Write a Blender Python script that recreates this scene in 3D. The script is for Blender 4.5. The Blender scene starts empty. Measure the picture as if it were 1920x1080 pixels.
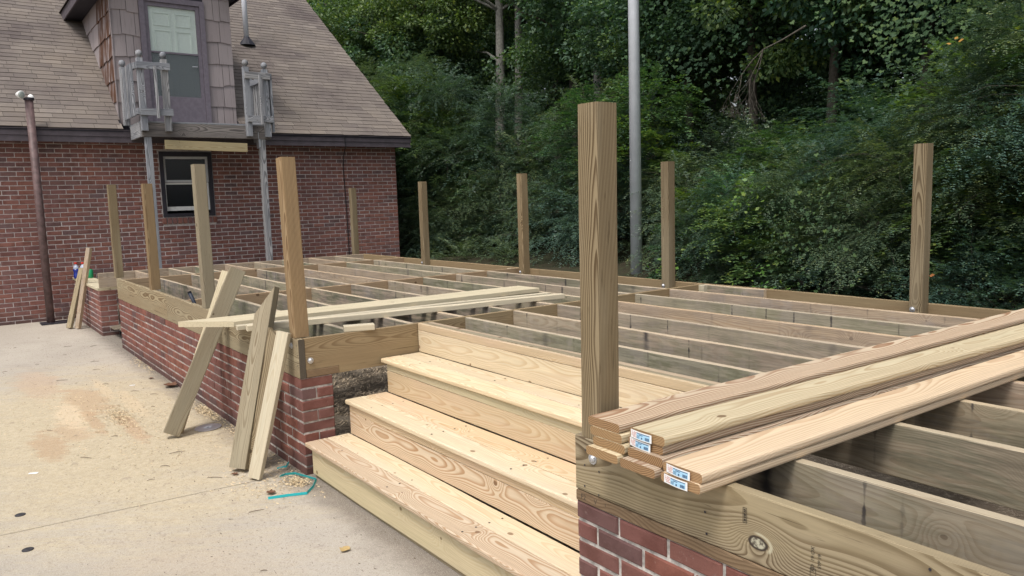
import bpy, math, random
import numpy as np
from mathutils import Matrix, Vector

S = bpy.context.scene
C = S.collection
random.seed(7)

# ------------------------------------------------------------------ camera, world, sun, exposure
cam = bpy.data.objects.new('camera', bpy.data.cameras.new('camera'))
C.objects.link(cam)
cr = (0.5984, 0.8006, -0.0302); cu = (-0.0742, 0.0929, 0.9929); cf = (-0.7978, 0.5919, -0.1150)
cam.matrix_world = Matrix(((cr[0], cu[0], -cf[0], 4.3427), (cr[1], cu[1], -cf[1], -1.6472),
                           (cr[2], cu[2], -cf[2], 0.7864), (0, 0, 0, 1)))
cam.data.sensor_width = 36.0
cam.data.lens = 36.0 * 1447.95 / 1920.0
cam.data.clip_start = 0.05
cam.data.clip_end = 2000
S.camera = cam

SUN_EL, SUN_AZ = 62.0, 156.0        # degrees; azimuth clockwise from +Y
world = bpy.data.worlds.new("World"); S.world = world
world.use_nodes = True
wn, wl = world.node_tree.nodes, world.node_tree.links
bg = wn['Background']
sky = wn.new('ShaderNodeTexSky'); sky.sky_type = 'NISHITA'; sky.sun_disc = False
sky.sun_elevation = math.radians(SUN_EL); sky.sun_rotation = math.radians(SUN_AZ)
sky.air_density = 1.0; sky.dust_density = 4.0; sky.ozone_density = 1.0
hs = wn.new('ShaderNodeHueSaturation'); hs.inputs['Saturation'].default_value = 0.42
wl.new(sky.outputs[0], hs.inputs['Color']); wl.new(hs.outputs[0], bg.inputs[0])
bg.inputs[1].default_value = 0.14
sl = bpy.data.lights.new('sun', 'SUN'); sl.energy = 1.5; sl.angle = math.radians(15); sl.color = (1.0, 0.94, 0.88)
sun = bpy.data.objects.new('sun', sl); C.objects.link(sun)
a, e = math.radians(SUN_AZ), math.radians(SUN_EL)
sd = Vector((math.sin(a) * math.cos(e), math.cos(a) * math.cos(e), math.sin(e)))
sun.rotation_euler = sd.to_track_quat('Z', 'Y').to_euler()
S.view_settings.view_transform = 'Standard'
try: S.view_settings.look = 'None'
except Exception: pass
S.view_settings.gamma = 1.0
S.view_settings.use_curve_mapping = False
S.view_settings.exposure = 0.60
S.cycles.max_bounces = 6
S.cycles.diffuse_bounces = 3
S.cycles.transparent_max_bounces = 12

G = -0.823            # height of the concrete; deck top is z = 0
CO = 0.0677           # brick course

# ------------------------------------------------------------------ object helpers
WM = {}
def link(o, W=None, parent=None):
    C.objects.link(o)
    W = Matrix.Identity(4) if W is None else W
    WM[o.name] = W.copy()
    if parent is not None:
        o.parent = parent
        o.matrix_basis = WM[parent.name].inverted() @ W
    else:
        o.matrix_basis = W
    return o
def tag(o, label=None, cat=None, group=None, kind=None):
    if label: o['label'] = label
    if cat: o['category'] = cat
    if group: o['group'] = group
    if kind: o['kind'] = kind
    return o
def empty(name, loc=(0, 0, 0), parent=None):
    o = bpy.data.objects.new(name, None); o.empty_display_size = 0.1
    return link(o, Matrix.Translation(loc), parent)
def obj(name, me, mat=None, W=None, parent=None):
    if mat is not None and len(me.materials) == 0: me.materials.append(mat)
    return link(bpy.data.objects.new(name, me), W, parent)
def mesh(name, v, f, smooth=False):
    me = bpy.data.meshes.new(name)
    me.from_pydata([tuple(map(float, p)) for p in v], [], [tuple(q) for q in f])
    me.update()
    if smooth:
        for p in me.polygons: p.use_smooth = True
    return me
def np_mesh(name, V, F):
    """V (n,3), F (m,k) with constant k"""
    V = np.asarray(V, np.float32); F = np.asarray(F, np.int32)
    me = bpy.data.meshes.new(name)
    n, (m, k) = len(V), F.shape
    me.vertices.add(n); me.vertices.foreach_set('co', V.ravel())
    me.loops.add(m * k); me.loops.foreach_set('vertex_index', F.ravel())
    me.polygons.add(m)
    me.polygons.foreach_set('loop_start', np.arange(0, m * k, k, dtype=np.int32))
    me.update(calc_edges=True)
    return me
def frame(o, x, y):
    x = Vector(x).normalized(); y = Vector(y); y = (y - x * y.dot(x)).normalized(); z = x.cross(y)
    return Matrix(((x.x, y.x, z.x, o[0]), (x.y, y.y, z.y, o[1]), (x.z, y.z, z.z, o[2]), (0, 0, 0, 1)))
class MB:
    """collects simple shapes into one mesh"""
    def __init__(s): s.v = []; s.f = []
    def add(s, v, f):
        n = len(s.v); s.v += [tuple(p) for p in v]; s.f += [tuple(i + n for i in q) for q in f]
    def box(s, x0, x1, y0, y1, z0, z1):
        s.add([(x0,y0,z0),(x1,y0,z0),(x1,y1,z0),(x0,y1,z0),(x0,y0,z1),(x1,y0,z1),(x1,y1,z1),(x0,y1,z1)],
              [(0,3,2,1),(4,5,6,7),(0,1,5,4),(1,2,6,5),(2,3,7,6),(3,0,4,7)])
    def tube(s, pts, r, n=10, cap=True):
        pts = [Vector(p) for p in pts]; rr = r if isinstance(r, (list, tuple)) else [r] * len(pts)
        rings = []
        ref = None
        for i, p in enumerate(pts):
            d = (pts[min(i+1, len(pts)-1)] - pts[max(i-1, 0)]).normalized()
            if ref is None:
                ref = Vector((0, 0, 1)) if abs(d.z) < .9 else Vector((1, 0, 0))
            u = d.cross(ref).normalized(); w = u.cross(d).normalized(); ref = w
            rings.append([p + u * math.cos(2*math.pi*k/n) * rr[i] + w * math.sin(2*math.pi*k/n) * rr[i] for k in range(n)])
        v = [q for R in rings for q in R]; f = []
        for i in range(len(pts) - 1):
            for k in range(n):
                a0, b0 = i*n + k, i*n + (k+1) % n
                f.append((a0, b0, b0 + n, a0 + n))
        if cap:
            f.append(tuple(reversed(range(n)))); f.append(tuple(range((len(pts)-1)*n, len(pts)*n)))
        s.add(v, f)
    def lathe(s, prof, n=16, c=(0, 0, 0)):
        v = []; f = []
        for r, z in prof:
            for k in range(n):
                t = 2*math.pi*k/n; v.append((c[0] + r*math.cos(t), c[1] + r*math.sin(t), c[2] + z))
        for i in range(len(prof) - 1):
            for k in range(n):
                a0, b0 = i*n + k, i*n + (k+1) % n; f.append((a0, b0, b0+n, a0+n))
        f.append(tuple(reversed(range(n)))); f.append(tuple(range((len(prof)-1)*n, len(prof)*n)))
        s.add(v, f)
    def mesh(s, name, smooth=False): return mesh(name, s.v, s.f, smooth)
    def obj(s, name, mat, parent=None, W=None, smooth=False): return obj(name, s.mesh(name, smooth), mat, W, parent)

def plank_mesh(name, L, W, T, r=0.004, m0=0.0, m1=0.0, seg=2, warp=.0016):
    """board: local x 0..L, width y, thickness z, eased edges, very slightly uneven; m0/m1 skew the two ends (mitre)"""
    r = min(r, T*.49, W*.49); pr = []
    for sy, sz, a0 in ((1, 1, 0), (-1, 1, 90), (-1, -1, 180), (1, -1, 270)):
        for k in range(seg + 1):
            t = math.radians(a0 + 90.0*k/seg)
            pr.append((sy*(W/2 - r) + r*math.cos(t), sz*(T/2 - r) + r*math.sin(t)))
    n = len(pr); R = max(1, min(14, int(L/.28))); v = []; f = []
    ph = [random.uniform(0, 6.28) for _ in range(4)]
    for i in range(R + 1):
        u = i/R; x = L*u; e = math.sin(math.pi*u)**.5 if 0 < u < 1 else 0
        oy = warp*e*(math.sin(2.3*x + ph[0]) + .5*math.sin(7.1*x + ph[1])); oz = warp*e*(math.sin(1.9*x + ph[2]) + .5*math.sin(6.3*x + ph[3]))
        for k, (y, z) in enumerate(pr):
            j_ = warp*.45*e*math.sin(9.0*x + k*2.1 + ph[1])
            v.append((x + (m0*(1 - u) + m1*u)*y/W, y + oy + j_, z + oz + j_))
    for i in range(R):
        for k in range(n):
            f.append((i*n + (k+1) % n, i*n + (k+1) % n + n, i*n + k + n, i*n + k))
    f += [tuple(reversed(range(n))), tuple(range(R*n, R*n + n))]
    return mesh(name, v, f)
def plank(name, p0, xd, yd, L, W, T, mat, parent=None, r=0.004, m0=0.0, m1=0.0, warp=.0016):
    """p0 = centre of the start end"""
    return obj(name, plank_mesh(name, L, W, T, r, m0, m1, 2, warp), mat, frame(p0, xd, yd), parent)

# ------------------------------------------------------------------ materials
def new_mat(name):
    m = bpy.data.materials.new(name); m.use_nodes = True
    nt = m.node_tree; b = nt.nodes['Principled BSDF']
    return m, nt, b
class NT:
    def __init__(s, nt): s.nt = nt; s.N = nt.nodes; s.L = nt.links
    def put(s, sock, v):
        if hasattr(v, 'is_linked') or hasattr(v, 'links'): s.L.new(v, sock)
        elif isinstance(v, (tuple, list)) and len(v) == 3 and sock.type == 'RGBA': sock.default_value = (*v, 1)
        else: sock.default_value = v
    def math(s, op, a, b=None, c=None, clamp=False):
        n = s.N.new('ShaderNodeMath'); n.operation = op; n.use_clamp = clamp
        s.put(n.inputs[0], a)
        if b is not None: s.put(n.inputs[1], b)
        if c is not None: s.put(n.inputs[2], c)
        return n.outputs[0]
    def vec(s, op, a, b=None):
        n = s.N.new('ShaderNodeVectorMath'); n.operation = op
        s.put(n.inputs[0], a)
        if b is not None: s.put(n.inputs[1], b)
        return n.outputs['Value'] if op in ('LENGTH', 'DOT_PRODUCT', 'DISTANCE') else n.outputs[0]
    def xyz(s, x=0.0, y=0.0, z=0.0):
        n = s.N.new('ShaderNodeCombineXYZ')
        s.put(n.inputs[0], x); s.put(n.inputs[1], y); s.put(n.inputs[2], z); return n.outputs[0]
    def sep(s, v):
        n = s.N.new('ShaderNodeSeparateXYZ'); s.L.new(v, n.inputs[0]); return n.outputs
    def noise(s, v, scale=1.0, detail=2.0, rough=0.5, dim='3D', w=None):
        n = s.N.new('ShaderNodeTexNoise'); n.noise_dimensions = dim
        if v is not None: s.L.new(v, n.inputs['Vector'])
        if w is not None: s.put(n.inputs['W'], w)
        n.inputs['Scale'].default_value = scale; n.inputs['Detail'].default_value = detail; n.inputs['Roughness'].default_value = rough
        return n.outputs['Fac']
    def step(s, v, a, b, lo=0.0, hi=1.0):
        n = s.N.new('ShaderNodeMapRange'); n.interpolation_type = 'SMOOTHSTEP'
        s.put(n.inputs[0], v); s.put(n.inputs[1], a); s.put(n.inputs[2], b); s.put(n.inputs[3], lo); s.put(n.inputs[4], hi)
        return n.outputs[0]
    def mix(s, f, a, b, mode='MIX'):
        n = s.N.new('ShaderNodeMix'); n.data_type = 'RGBA'; n.blend_type = mode
        s.put(n.inputs[0], f); s.put(n.inputs[6], a); s.put(n.inputs[7], b); return n.outputs[2]
    def ramp(s, f, stops, interp='LINEAR'):
        n = s.N.new('ShaderNodeValToRGB'); s.put(n.inputs[0], f); cr_ = n.color_ramp; cr_.interpolation = interp
        while len(cr_.elements) < len(stops): cr_.elements.new(0.5)
        for el, (p, c) in zip(cr_.elements, stops): el.position = p; el.color = (*c, 1)
        return n.outputs[0]
    def white(s, w):
        n = s.N.new('ShaderNodeTexWhiteNoise'); n.noise_dimensions = '1D'; s.put(n.inputs['W'], w); return n.outputs['Value']
    def coord(s, which='Object'):
        n = s.N.new('ShaderNodeTexCoord'); return n.outputs[which]
    def orand(s):
        n = s.N.new('ShaderNodeObjectInfo'); return n.outputs['Random']
    def island(s):
        n = s.N.new('ShaderNodeNewGeometry'); return n.outputs['Random Per Island']
    def bump(s, b, h, strength=0.3, dist=0.002):
        n = s.N.new('ShaderNodeBump'); n.inputs['Strength'].default_value = strength; n.inputs['Distance'].default_value = dist
        s.put(n.inputs['Height'], h); s.L.new(n.outputs[0], b.inputs['Normal'])

def wood(name, early, late, spacing=0.006, contrast=1.0, rough=0.72, knots=1.0, slope=0.02, tint=None, tintamt=0.4,
         weather=None, endc=None, big=None, fiber=0.27, bump=0.25, wob=0.02, swirl=1.1, grime=None):
    if grime is None: grime = .22 if any(k_ in name for k_ in ('fresh', 'decking', 'cream')) else .5
    new_w = any(k_ in name for k_ in ('fresh', 'decking', 'cream'))
    adj = lambda c: None if c is None else ((c[0]*.91, c[1]*.91, c[2]*.91) if new_w else (c[0]*.99, c[1]*.965, c[2]*.98))
    early, late, tint, endc = adj(early), adj(late), adj(tint), adj(endc)
    if weather: weather = {k_: (adj(v_) if isinstance(v_, tuple) else v_) for k_, v_ in weather.items()}
    m, nt, b = new_mat(name); t = NT(nt)
    p = t.coord(); x, y, z = t.sep(p)
    R = t.orand(); r1 = t.white(t.math('MULTIPLY', R, 91.7)); r2 = t.white(t.math('MULTIPLY_ADD', R, 57.3, 11.0)); r3 = t.white(t.math('MULTIPLY_ADD', R, 33.1, 5.0))
    off = t.math('MULTIPLY', R, 97.0)
    # slow wander of the pith along the board
    n1 = t.noise(None, 1.3, 2, .5, '1D', t.math('ADD', x, off)); n2 = t.noise(None, 1.1, 2, .5, '1D', t.math('ADD', x, t.math('ADD', off, 31.0)))
    yo = t.math('ADD', t.math('MULTIPLY', t.math('SUBTRACT', r1, .5), .12), t.math('MULTIPLY', t.math('SUBTRACT', n1, .5), wob*3.5))
    zo = t.math('SUBTRACT', t.math('ADD', t.math('MULTIPLY', x, t.math('MULTIPLY', t.math('SUBTRACT', r3, .45), slope*2.2)), t.math('MULTIPLY', t.math('SUBTRACT', n2, .5), wob*2.2)),
                t.math('MULTIPLY_ADD', r2, .09, .05))
    dy = t.math('SUBTRACT', y, yo); dz = t.math('SUBTRACT', z, zo)
    rad = t.math('SQRT', t.math('ADD', t.math('MULTIPLY', dy, dy), t.math('MULTIPLY', dz, dz)))
    lo = t.xyz(t.math('MULTIPLY_ADD', x, 1.5, off), t.math('MULTIPLY', y, 11.0), t.math('MULTIPLY', z, 11.0))
    ph = t.math('ADD', t.math('DIVIDE', rad, spacing), t.math('MULTIPLY', t.noise(lo, 1.0, 2, .5), swirl))
    # knots
    kd = None; dark = None
    if knots > 0:
        vn = t.N.new('ShaderNodeTexVoronoi'); vn.voronoi_dimensions = '2D'; vn.inputs['Scale'].default_value = 1.0
        t.L.new(t.xyz(t.math('MULTIPLY_ADD', x, 1.75*knots, off), t.math('MULTIPLY_ADD', y, 2.3*knots, t.math('MULTIPLY', off, 1.7)), 0.0), vn.inputs['Vector'])
        kcol = t.sep(vn.outputs['Color'])
        d = t.math('DIVIDE', vn.outputs['Distance'], 2.0*knots)
        d = t.math('ADD', d, t.math('MULTIPLY', t.math('SUBTRACT', t.noise(p, 60, 2), .5), .006))
        kr = t.math('MULTIPLY_ADD', kcol[0], .013, .004)
        ph = t.math('ADD', ph, t.math('MULTIPLY', t.math('EXPONENT', t.math('MULTIPLY', t.math('MULTIPLY', d, d), -420.0)), t.math('MULTIPLY_ADD', kcol[1], 5.0, 2.0)))
        dark = t.step(d, t.math('MULTIPLY', kr, .75), kr, 1.0, 0.0)
    if big is not None:                       # one large open knot at a known spot of the board
        bx, by, ba, bb = big
        ex = t.math('DIVIDE', t.math('SUBTRACT', x, bx), ba); ey = t.math('DIVIDE', t.math('SUBTRACT', y, by), bb)
        q = t.math('SQRT', t.math('ADD', t.math('MULTIPLY', ex, ex), t.math('MULTIPLY', ey, ey)))
        ph = t.math('ADD', ph, t.math('MULTIPLY', t.math('EXPONENT', t.math('MULTIPLY', t.math('MULTIPLY', q, q), -.22)), 9.0))
    s = t.math('FRACT', ph)
    lw = t.math('MULTIPLY', t.step(s, .30, .86), t.step(s, .93, 1.0, 1.0, 0.0))
    lw = t.math('MULTIPLY', lw, t.math('MULTIPLY_ADD', t.noise(lo, .45, 1), .9, .45 * contrast))
    lw = t.math('MULTIPLY', lw, contrast, clamp=True)
    col = t.mix(lw, early, late)
    if tint:
        tn = t.step(t.noise(t.xyz(t.math('MULTIPLY_ADD', x, .9, off), t.math('MULTIPLY', y, 7.0), t.math('MULTIPLY', z, 7.0)), 1.0, 3, .6), .42, .68)
        col = t.mix(t.math('MULTIPLY', tn, tintamt), col, tint)
    # whole-board tone
    col = t.mix(1.0, col, t.ramp(r2, [(0, (.84, .85, .86)), (.5, (1, 1, 1)), (1, (1.08, 1.03, .96))]), 'MULTIPLY')
    fb = t.noise(t.xyz(t.math('MULTIPLY_ADD', x, 4.0, off), t.math('MULTIPLY', y, 130.0), t.math('MULTIPLY', z, 130.0)), 1.0, 4, .7)
    sp_ = t.step(t.noise(t.xyz(t.math('MULTIPLY_ADD', x, 7.0, off), t.math('MULTIPLY', y, 70.0), t.math('MULTIPLY', z, 70.0)), 1.0, 3, .7), .60, .74)
    fv = t.math('MULTIPLY_ADD', fb, fiber*2, 1.0 - fiber)
    n = t.N.new('ShaderNodeMix'); n.data_type = 'RGBA'; n.blend_type = 'MULTIPLY'; n.inputs[0].default_value = 1.0
    t.L.new(col, n.inputs[6]); t.L.new(t.xyz(fv, fv, fv), n.inputs[7]); col = n.outputs[2]
    col = t.mix(t.math('MULTIPLY', sp_, grime), col, (late[0]*.6, late[1]*.58, late[2]*.56))
    if grime > .3:
        ck = t.step(t.noise(t.xyz(t.math('MULTIPLY_ADD', x, 1.6, t.math('ADD', off, 9.0)), t.math('MULTIPLY', y, 85.0), t.math('MULTIPLY', z, 85.0)), 1.0, 2, .5), .70, .745)
        col = t.mix(t.math('MULTIPLY', ck, .7), col, (late[0]*.4, late[1]*.36, late[2]*.33))
    if dark is not None: col = t.mix(t.math('MULTIPLY', dark, .82), col, (late[0]*.42, late[1]*.36, late[2]*.33))
    nn = t.sep(t.coord('Normal'))
    if weather:
        broad = t.step(t.math('ABSOLUTE', nn[2]), .5, .8)
        gr = t.noise(t.xyz(t.math('MULTIPLY_ADD', x, 3.0, off), t.math('MULTIPLY', y, 36.0), t.math('MULTIPLY', z, 36.0)), 1.0, 5, .75)
        gj = t.math('MULTIPLY', t.math('SUBTRACT', gr, .5), .6)
        g1 = t.step(t.noise(t.xyz(t.math('MULTIPLY_ADD', x, 2.6, off), t.math('MULTIPLY', y, 3.0), 0.0), 1.0, 4, .65), t.math('ADD', gj, .43), t.math('ADD', gj, .56))
        g2 = t.step(t.noise(t.xyz(t.math('MULTIPLY_ADD', x, 4.2, t.math('ADD', off, 40.0)), t.math('MULTIPLY', y, 1.5), 0.0), 1.0, 4, .65), t.math('ADD', gj, .50), t.math('ADD', gj, .60))
        wc = t.mix(g1, weather['a'], weather['b']); wc = t.mix(t.math('MULTIPLY', g2, t.step(r1, .25, .55)), wc, weather['c'])
        gv = t.math('MULTIPLY_ADD', t.step(gr, .34, .66), .62, .66)
        n = t.N.new('ShaderNodeMix'); n.data_type = 'RGBA'; n.blend_type = 'MULTIPLY'; n.inputs[0].default_value = 1.0
        t.L.new(wc, n.inputs[6]); t.L.new(t.xyz(gv, gv, gv), n.inputs[7]); wc = n.outputs[2]
        amt = t.math('MULTIPLY', broad, t.step(t.noise(t.xyz(t.math('MULTIPLY_ADD', x, .7, t.math('ADD', off, 17.0)), t.math('MULTIPLY', y, 5.0), 0.0), 1.0, 3, .55), t.math('ADD', gj, .30), t.math('ADD', gj, .58), weather.get('lo', .35), weather.get('hi', .9)))
        amt = t.math('MULTIPLY', amt, t.math('MULTIPLY_ADD', r3, .5, .6), clamp=True)
        col = t.mix(amt, col, wc)
        # dark sticker marks running across the board
        v1 = t.N.new('ShaderNodeTexVoronoi'); v1.voronoi_dimensions = '1D'; v1.inputs['Scale'].default_value = 1.0
        t.put(v1.inputs['W'], t.math('ADD', t.math('MULTIPLY', x, 4.2), off))
        wj = t.math('MULTIPLY', t.math('SUBTRACT', t.noise(t.xyz(t.math('MULTIPLY', x, 20.0), t.math('MULTIPLY', y, 30.0), off), 1.0, 2), .5), .10)
        sw = t.sep(v1.outputs['Color'])
        wd = t.math('MULTIPLY_ADD', t.math('POWER', sw[1], 4.0), .20, .022)
        st = t.step(t.math('ADD', v1.outputs['Distance'], wj), 0.0, wd, 1.0, 0.0)
        st = t.math('MULTIPLY', t.math('MULTIPLY', st, broad), t.math('MULTIPLY', t.step(sw[0], .1, .6), t.step(t.noise(t.xyz(t.math('MULTIPLY', x, 3.0), t.math('MULTIPLY', y, 9.0), off), 1.0, 2), .32, .62)))
        col = t.mix(t.math('MULTIPLY', st, weather.get('st', .75)), col, (.035, .032, .034))
    if endc is not None:
        ed = t.step(t.math('ABSOLUTE', nn[0]), .6, .9)
        col = t.mix(t.math('MULTIPLY', ed, .8), col, t.mix(lw, endc, tuple(c*.5 for c in endc)))
    if big is not None:
        qn = t.math('ADD', q, t.math('MULTIPLY', t.math('SUBTRACT', t.noise(p, 70, 3), .5), .25))
        col = t.mix(t.step(qn, .9, 1.12, 1.0, 0.0), col, (.045, .034, .026))
        inner = t.mix(t.step(t.noise(p, 55, 3), .42, .6), (.10, .085, .065), (.42, .40, .30))
        col = t.mix(t.step(qn, .62, .8, 1.0, 0.0), col, inner)
        pale = t.math('MULTIPLY', t.step(qn, 1.08, 1.25), t.step(qn, 1.35, 1.6, 1.0, 0.0))
        pale = t.math('MULTIPLY', pale, t.step(t.math('SUBTRACT', ex, t.math('MULTIPLY', ey, -.6)), .2, .9))
        col = t.mix(t.math('MULTIPLY', pale, .7), col, (.5, .47, .34))
    t.L.new(col, b.inputs['Base Color'])
    b.inputs['Roughness'].default_value = rough
    b.inputs['Specular IOR Level'].default_value = 0.25
    t.bump(b, t.math('ADD', t.math('MULTIPLY', lw, .5), fb), bump, .0012)
    return m

JW = dict(a=(.215, .182, .142), b=(.165, .163, .112), c=(.245, .222, .188), lo=.45, hi=1.0, st=.95)
M_fresh = wood('pine_fresh', (.66, .525, .345), (.50, .325, .165), .0045, .75, .62, 1.5, .02, (.64, .46, .33), .5, endc=(.46, .26, .11))
M_fresh_pale = wood('pine_fresh_pale', (.69, .585, .405), (.52, .365, .205), .0045, .75, .62, 1.5, .018, (.69, .57, .42), .5, endc=(.46, .26, .11))
M_fresh_bold = wood('pine_fresh_bold', (.65, .53, .38), (.42, .255, .135), .0048, 1.0, .62, 1.5, .022, (.56, .40, .27), .4, endc=(.46, .26, .11), wob=.022)
M_fresh_green = wood('pine_fresh_green', (.56, .49, .33), (.44, .33, .18), .005, .6, .62, 1.0, .02, (.53, .47, .29), .5, endc=(.46, .26, .11))
M_deck_bold = wood('decking_bold', (.56, .465, .345), (.29, .17, .10), .006, 1.2, .55, 1.0, .045, (.48, .385, .29), .4, endc=(.31, .165, .06), wob=.022)
M_deck_yellow = wood('decking_yellow', (.60, .515, .345), (.38, .26, .14), .0075, .85, .55, .9, .028, (.60, .52, .34), .4, endc=(.31, .165, .06), wob=.018)
M_deck_pink = wood('decking_pink', (.62, .52, .38), (.44, .30, .19), .0065, .85, .55, 1.1, .02, (.61, .49, .365), .5, endc=(.31, .165, .06))
M_treated = wood('treated_pine', (.315, .275, .18), (.14, .10, .053), .005, 1.1, .75, 1.0, .025, (.29, .265, .18), .6, wob=.018)
M_treated_end = wood('treated_pine_black_end', (.315, .275, .18), (.14, .10, .053), .005, 1.1, .75, 1.0, .025, (.29, .265, .18), .6, endc=(.055, .048, .042), wob=.018)
M_treated_br = wood('treated_pine_brown', (.31, .235, .13), (.16, .10, .048), .0045, .9, .75, 1.0, .03, (.30, .235, .13), .6)
M_post = wood('post_pine', (.255, .205, .12), (.092, .062, .029), .0062, 1.3, .75, 1.1, .018, (.28, .235, .15), .6, wob=.014)
M_post_or = wood('post_pine_orange', (.295, .215, .118), (.15, .092, .042), .0075, 1.15, .75, .9, .022, (.30, .21, .105), .5)
M_plate = wood('sill_plate_pine', (.235, .165, .095), (.13, .083, .045), .0045, .9, .8, .8, .02)
M_joist = wood('joist_weathered', (.47, .40, .29), (.33, .25, .155), .005, .7, .8, 1.0, .02, weather=JW)
M_joist_g = wood('joist_green', (.46, .40, .29), (.33, .25, .155), .005, .7, .8, 1.0, .02, weather=dict(a=(.205, .20, .145), b=(.15, .162, .10), c=(.235, .225, .18), lo=.6, hi=1.0, st=.85))
M_joist_c = wood('joist_clean', (.44, .36, .25), (.28, .195, .115), .005, .85, .8, 1.3, .025, weather=dict(a=(.30, .25, .20), b=(.26, .225, .18), c=(.29, .265, .24), lo=.2, hi=.6, st=.3))
M_joist_d = wood('joist_dark', (.42, .37, .26), (.27, .21, .13), .005, .8, .8, 1.0, .03, weather=dict(a=(.150, .127, .090), b=(.125, .122, .082), c=(.185, .17, .14), lo=.65, hi=1.0, st=.95))
M_beam = wood('cross_beam_brown', (.35, .265, .165), (.20, .13, .07), .0045, .9, .78, 1.0, .02, (.27, .20, .12), .6)
M_fascia_r = wood('fascia_knotty', (.275, .238, .16), (.11, .082, .048), .005, 1.15, .75, .4, .022, (.33, .285, .17), .5, endc=(.12, .10, .075), big=(.715, -.035, .030, .019), wob=.016)
M_grey = wood('weathered_grey', (.35, .37, .385), (.15, .16, .17), .007, 1.3, .85, 1.0, .02, (.15, .165, .185), .75, fiber=.4)
M_grey_d = wood('weathered_dark', (.215, .21, .205), (.085, .083, .082), .007, 1.2, .85, 1.0, .02, (.075, .072, .075), .85, fiber=.4)
M_brace = wood('brace_pine', (.44, .375, .215), (.30, .22, .10), .006, .8, .75, 1.4, .02)
M_prop = wood('prop_pine', (.315, .275, .185), (.17, .13, .075), .0055, .9, .75, 1.2, .02, (.30, .275, .19), .6)
M_cream = wood('cream_pine', (.63, .56, .41), (.50, .39, .25), .0055, .55, .65, .9, .02)
M_boardpale = wood('pale_pine', (.52, .485, .35), (.38, .31, .19), .006, .6, .7, .9, .02, (.47, .445, .315), .5)

def brick_mat(name, island=False, dark=1.0, near=False):
    m, nt, b = new_mat(name); t = NT(nt)
    p = t.coord(); R = t.island() if island else t.orand()
    off = t.math('MULTIPLY', R, 50.0)
    base = t.ramp(R, [(0, (.195, .082, .064)), (.18, (.225, .090, .066)), (.34, (.165, .075, .064)), (.5, (.20, .085, .070)), (.62, (.160, .078, .068)),
                      (.74, (.215, .088, .064)), (.84, (.172, .084, .070)), (.94, (.130, .076, .072)), (1, (.19, .080, .064))])
    pv = t.vec('ADD', p, t.xyz(off, off, off))
    n1 = t.noise(pv, 9.0, 4, .6); n2 = t.noise(pv, 120.0, 3, .7)
    col = t.mix(t.step(n1, .42, .66), base, t.mix(1.0, base, (.74, .69, .66), 'MULTIPLY'))
    col = t.mix(t.math('MULTIPLY', t.step(n2, .62, .75), .5), col, (.05, .035, .032))
    fl = t.math('MULTIPLY', t.step(t.noise(pv, 34.0, 4, .75), .62, .74), .30)
    col = t.mix(fl, col, (.36, .29, .26))
    col = t.mix(1.0, col, (dark, dark*(1.13 if dark > 1 else 1.0), dark*(1.20 if dark > 1 else 1.0)), 'MULTIPLY')
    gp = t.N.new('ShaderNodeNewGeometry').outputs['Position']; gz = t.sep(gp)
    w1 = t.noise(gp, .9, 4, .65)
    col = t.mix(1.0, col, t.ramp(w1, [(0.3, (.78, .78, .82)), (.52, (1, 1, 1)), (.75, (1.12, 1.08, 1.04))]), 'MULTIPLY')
    lowz = t.step(t.math('ADD', gz[2], t.math('MULTIPLY', t.math('SUBTRACT', t.noise(gp, 5.0, 4, .6), .5), .22)), G + .02, G + .17, 1.0, 0.0)  # dirt stain at the wall base, widened as contact shadow painted into the colour
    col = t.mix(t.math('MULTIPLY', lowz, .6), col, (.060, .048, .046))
    sm = t.math('MULTIPLY', t.step(t.noise(gp, 16.0, 5, .75), .60, .72), .28)
    col = t.mix(sm, col, (.34, .30, .275))
    t.L.new(col, b.inputs['Base Color']); b.inputs['Roughness'].default_value = .85; b.inputs['Specular IOR Level'].default_value = .2
    t.bump(b, t.math('ADD', t.math('MULTIPLY', n2, .6), t.noise(pv, 40.0, 3)), .5, .003)
    return m
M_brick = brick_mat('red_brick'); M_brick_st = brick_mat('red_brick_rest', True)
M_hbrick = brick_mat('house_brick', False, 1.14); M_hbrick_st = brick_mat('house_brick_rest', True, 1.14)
def simple(name, col, rough=.7, metal=0.0, nscale=0.0, namt=.2, spec=.3, bumps=0.0):
    m, nt, b = new_mat(name); t = NT(nt)
    if nscale:
        n = t.noise(t.coord(), nscale, 4, .6)
        t.L.new(t.mix(t.step(n, .3, .7), tuple(c*(1-namt) for c in col), tuple(min(1, c*(1+namt)) for c in col)), b.inputs['Base Color'])
        if bumps: t.bump(b, n, bumps, .003)
    else: b.inputs['Base Color'].default_value = (*col, 1)
    b.inputs['Roughness'].default_value = rough; b.inputs['Metallic'].default_value = metal; b.inputs['Specular IOR Level'].default_value = spec
    return m
M_mortar = simple('mortar', (.40, .375, .345), .95, 0, 26, .4, .1, .8)
M_mortar_h = simple('house_mortar', (.47, .425, .405), .95, 0, 60, .2, .1, .5)
M_galv = simple('galvanised_steel', (.55, .56, .58), .42, .8, 14, .12, .5)
M_pole = simple('pole_paint', (.60, .63, .67), .5, .15, 6, .06, .4)
M_trim = simple('brown_trim', (.085, .072, .082), .6, 0, 8, .15, .3)
M_trim_d = simple('dark_trim', (.028, .026, .034), .6, 0, 8, .15, .3)
M_pipe = simple('brown_pipe', (.12, .078, .075), .55, 0, 12, .3, .35)
M_white = simple('white_paint', (.72, .72, .70), .5, 0, 20, .05, .4)
M_sash = simple('sash_white', (.50, .51, .52), .5, 0, 20, .05, .4)
M_black = simple('black_rubber', (.015, .015, .017), .6)
M_room = simple('dark_room', (.008, .009, .012), .9)
M_teal = simple('teal_strap', (.008, .34, .36), .35, 0, 0, 0, .5)
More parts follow.
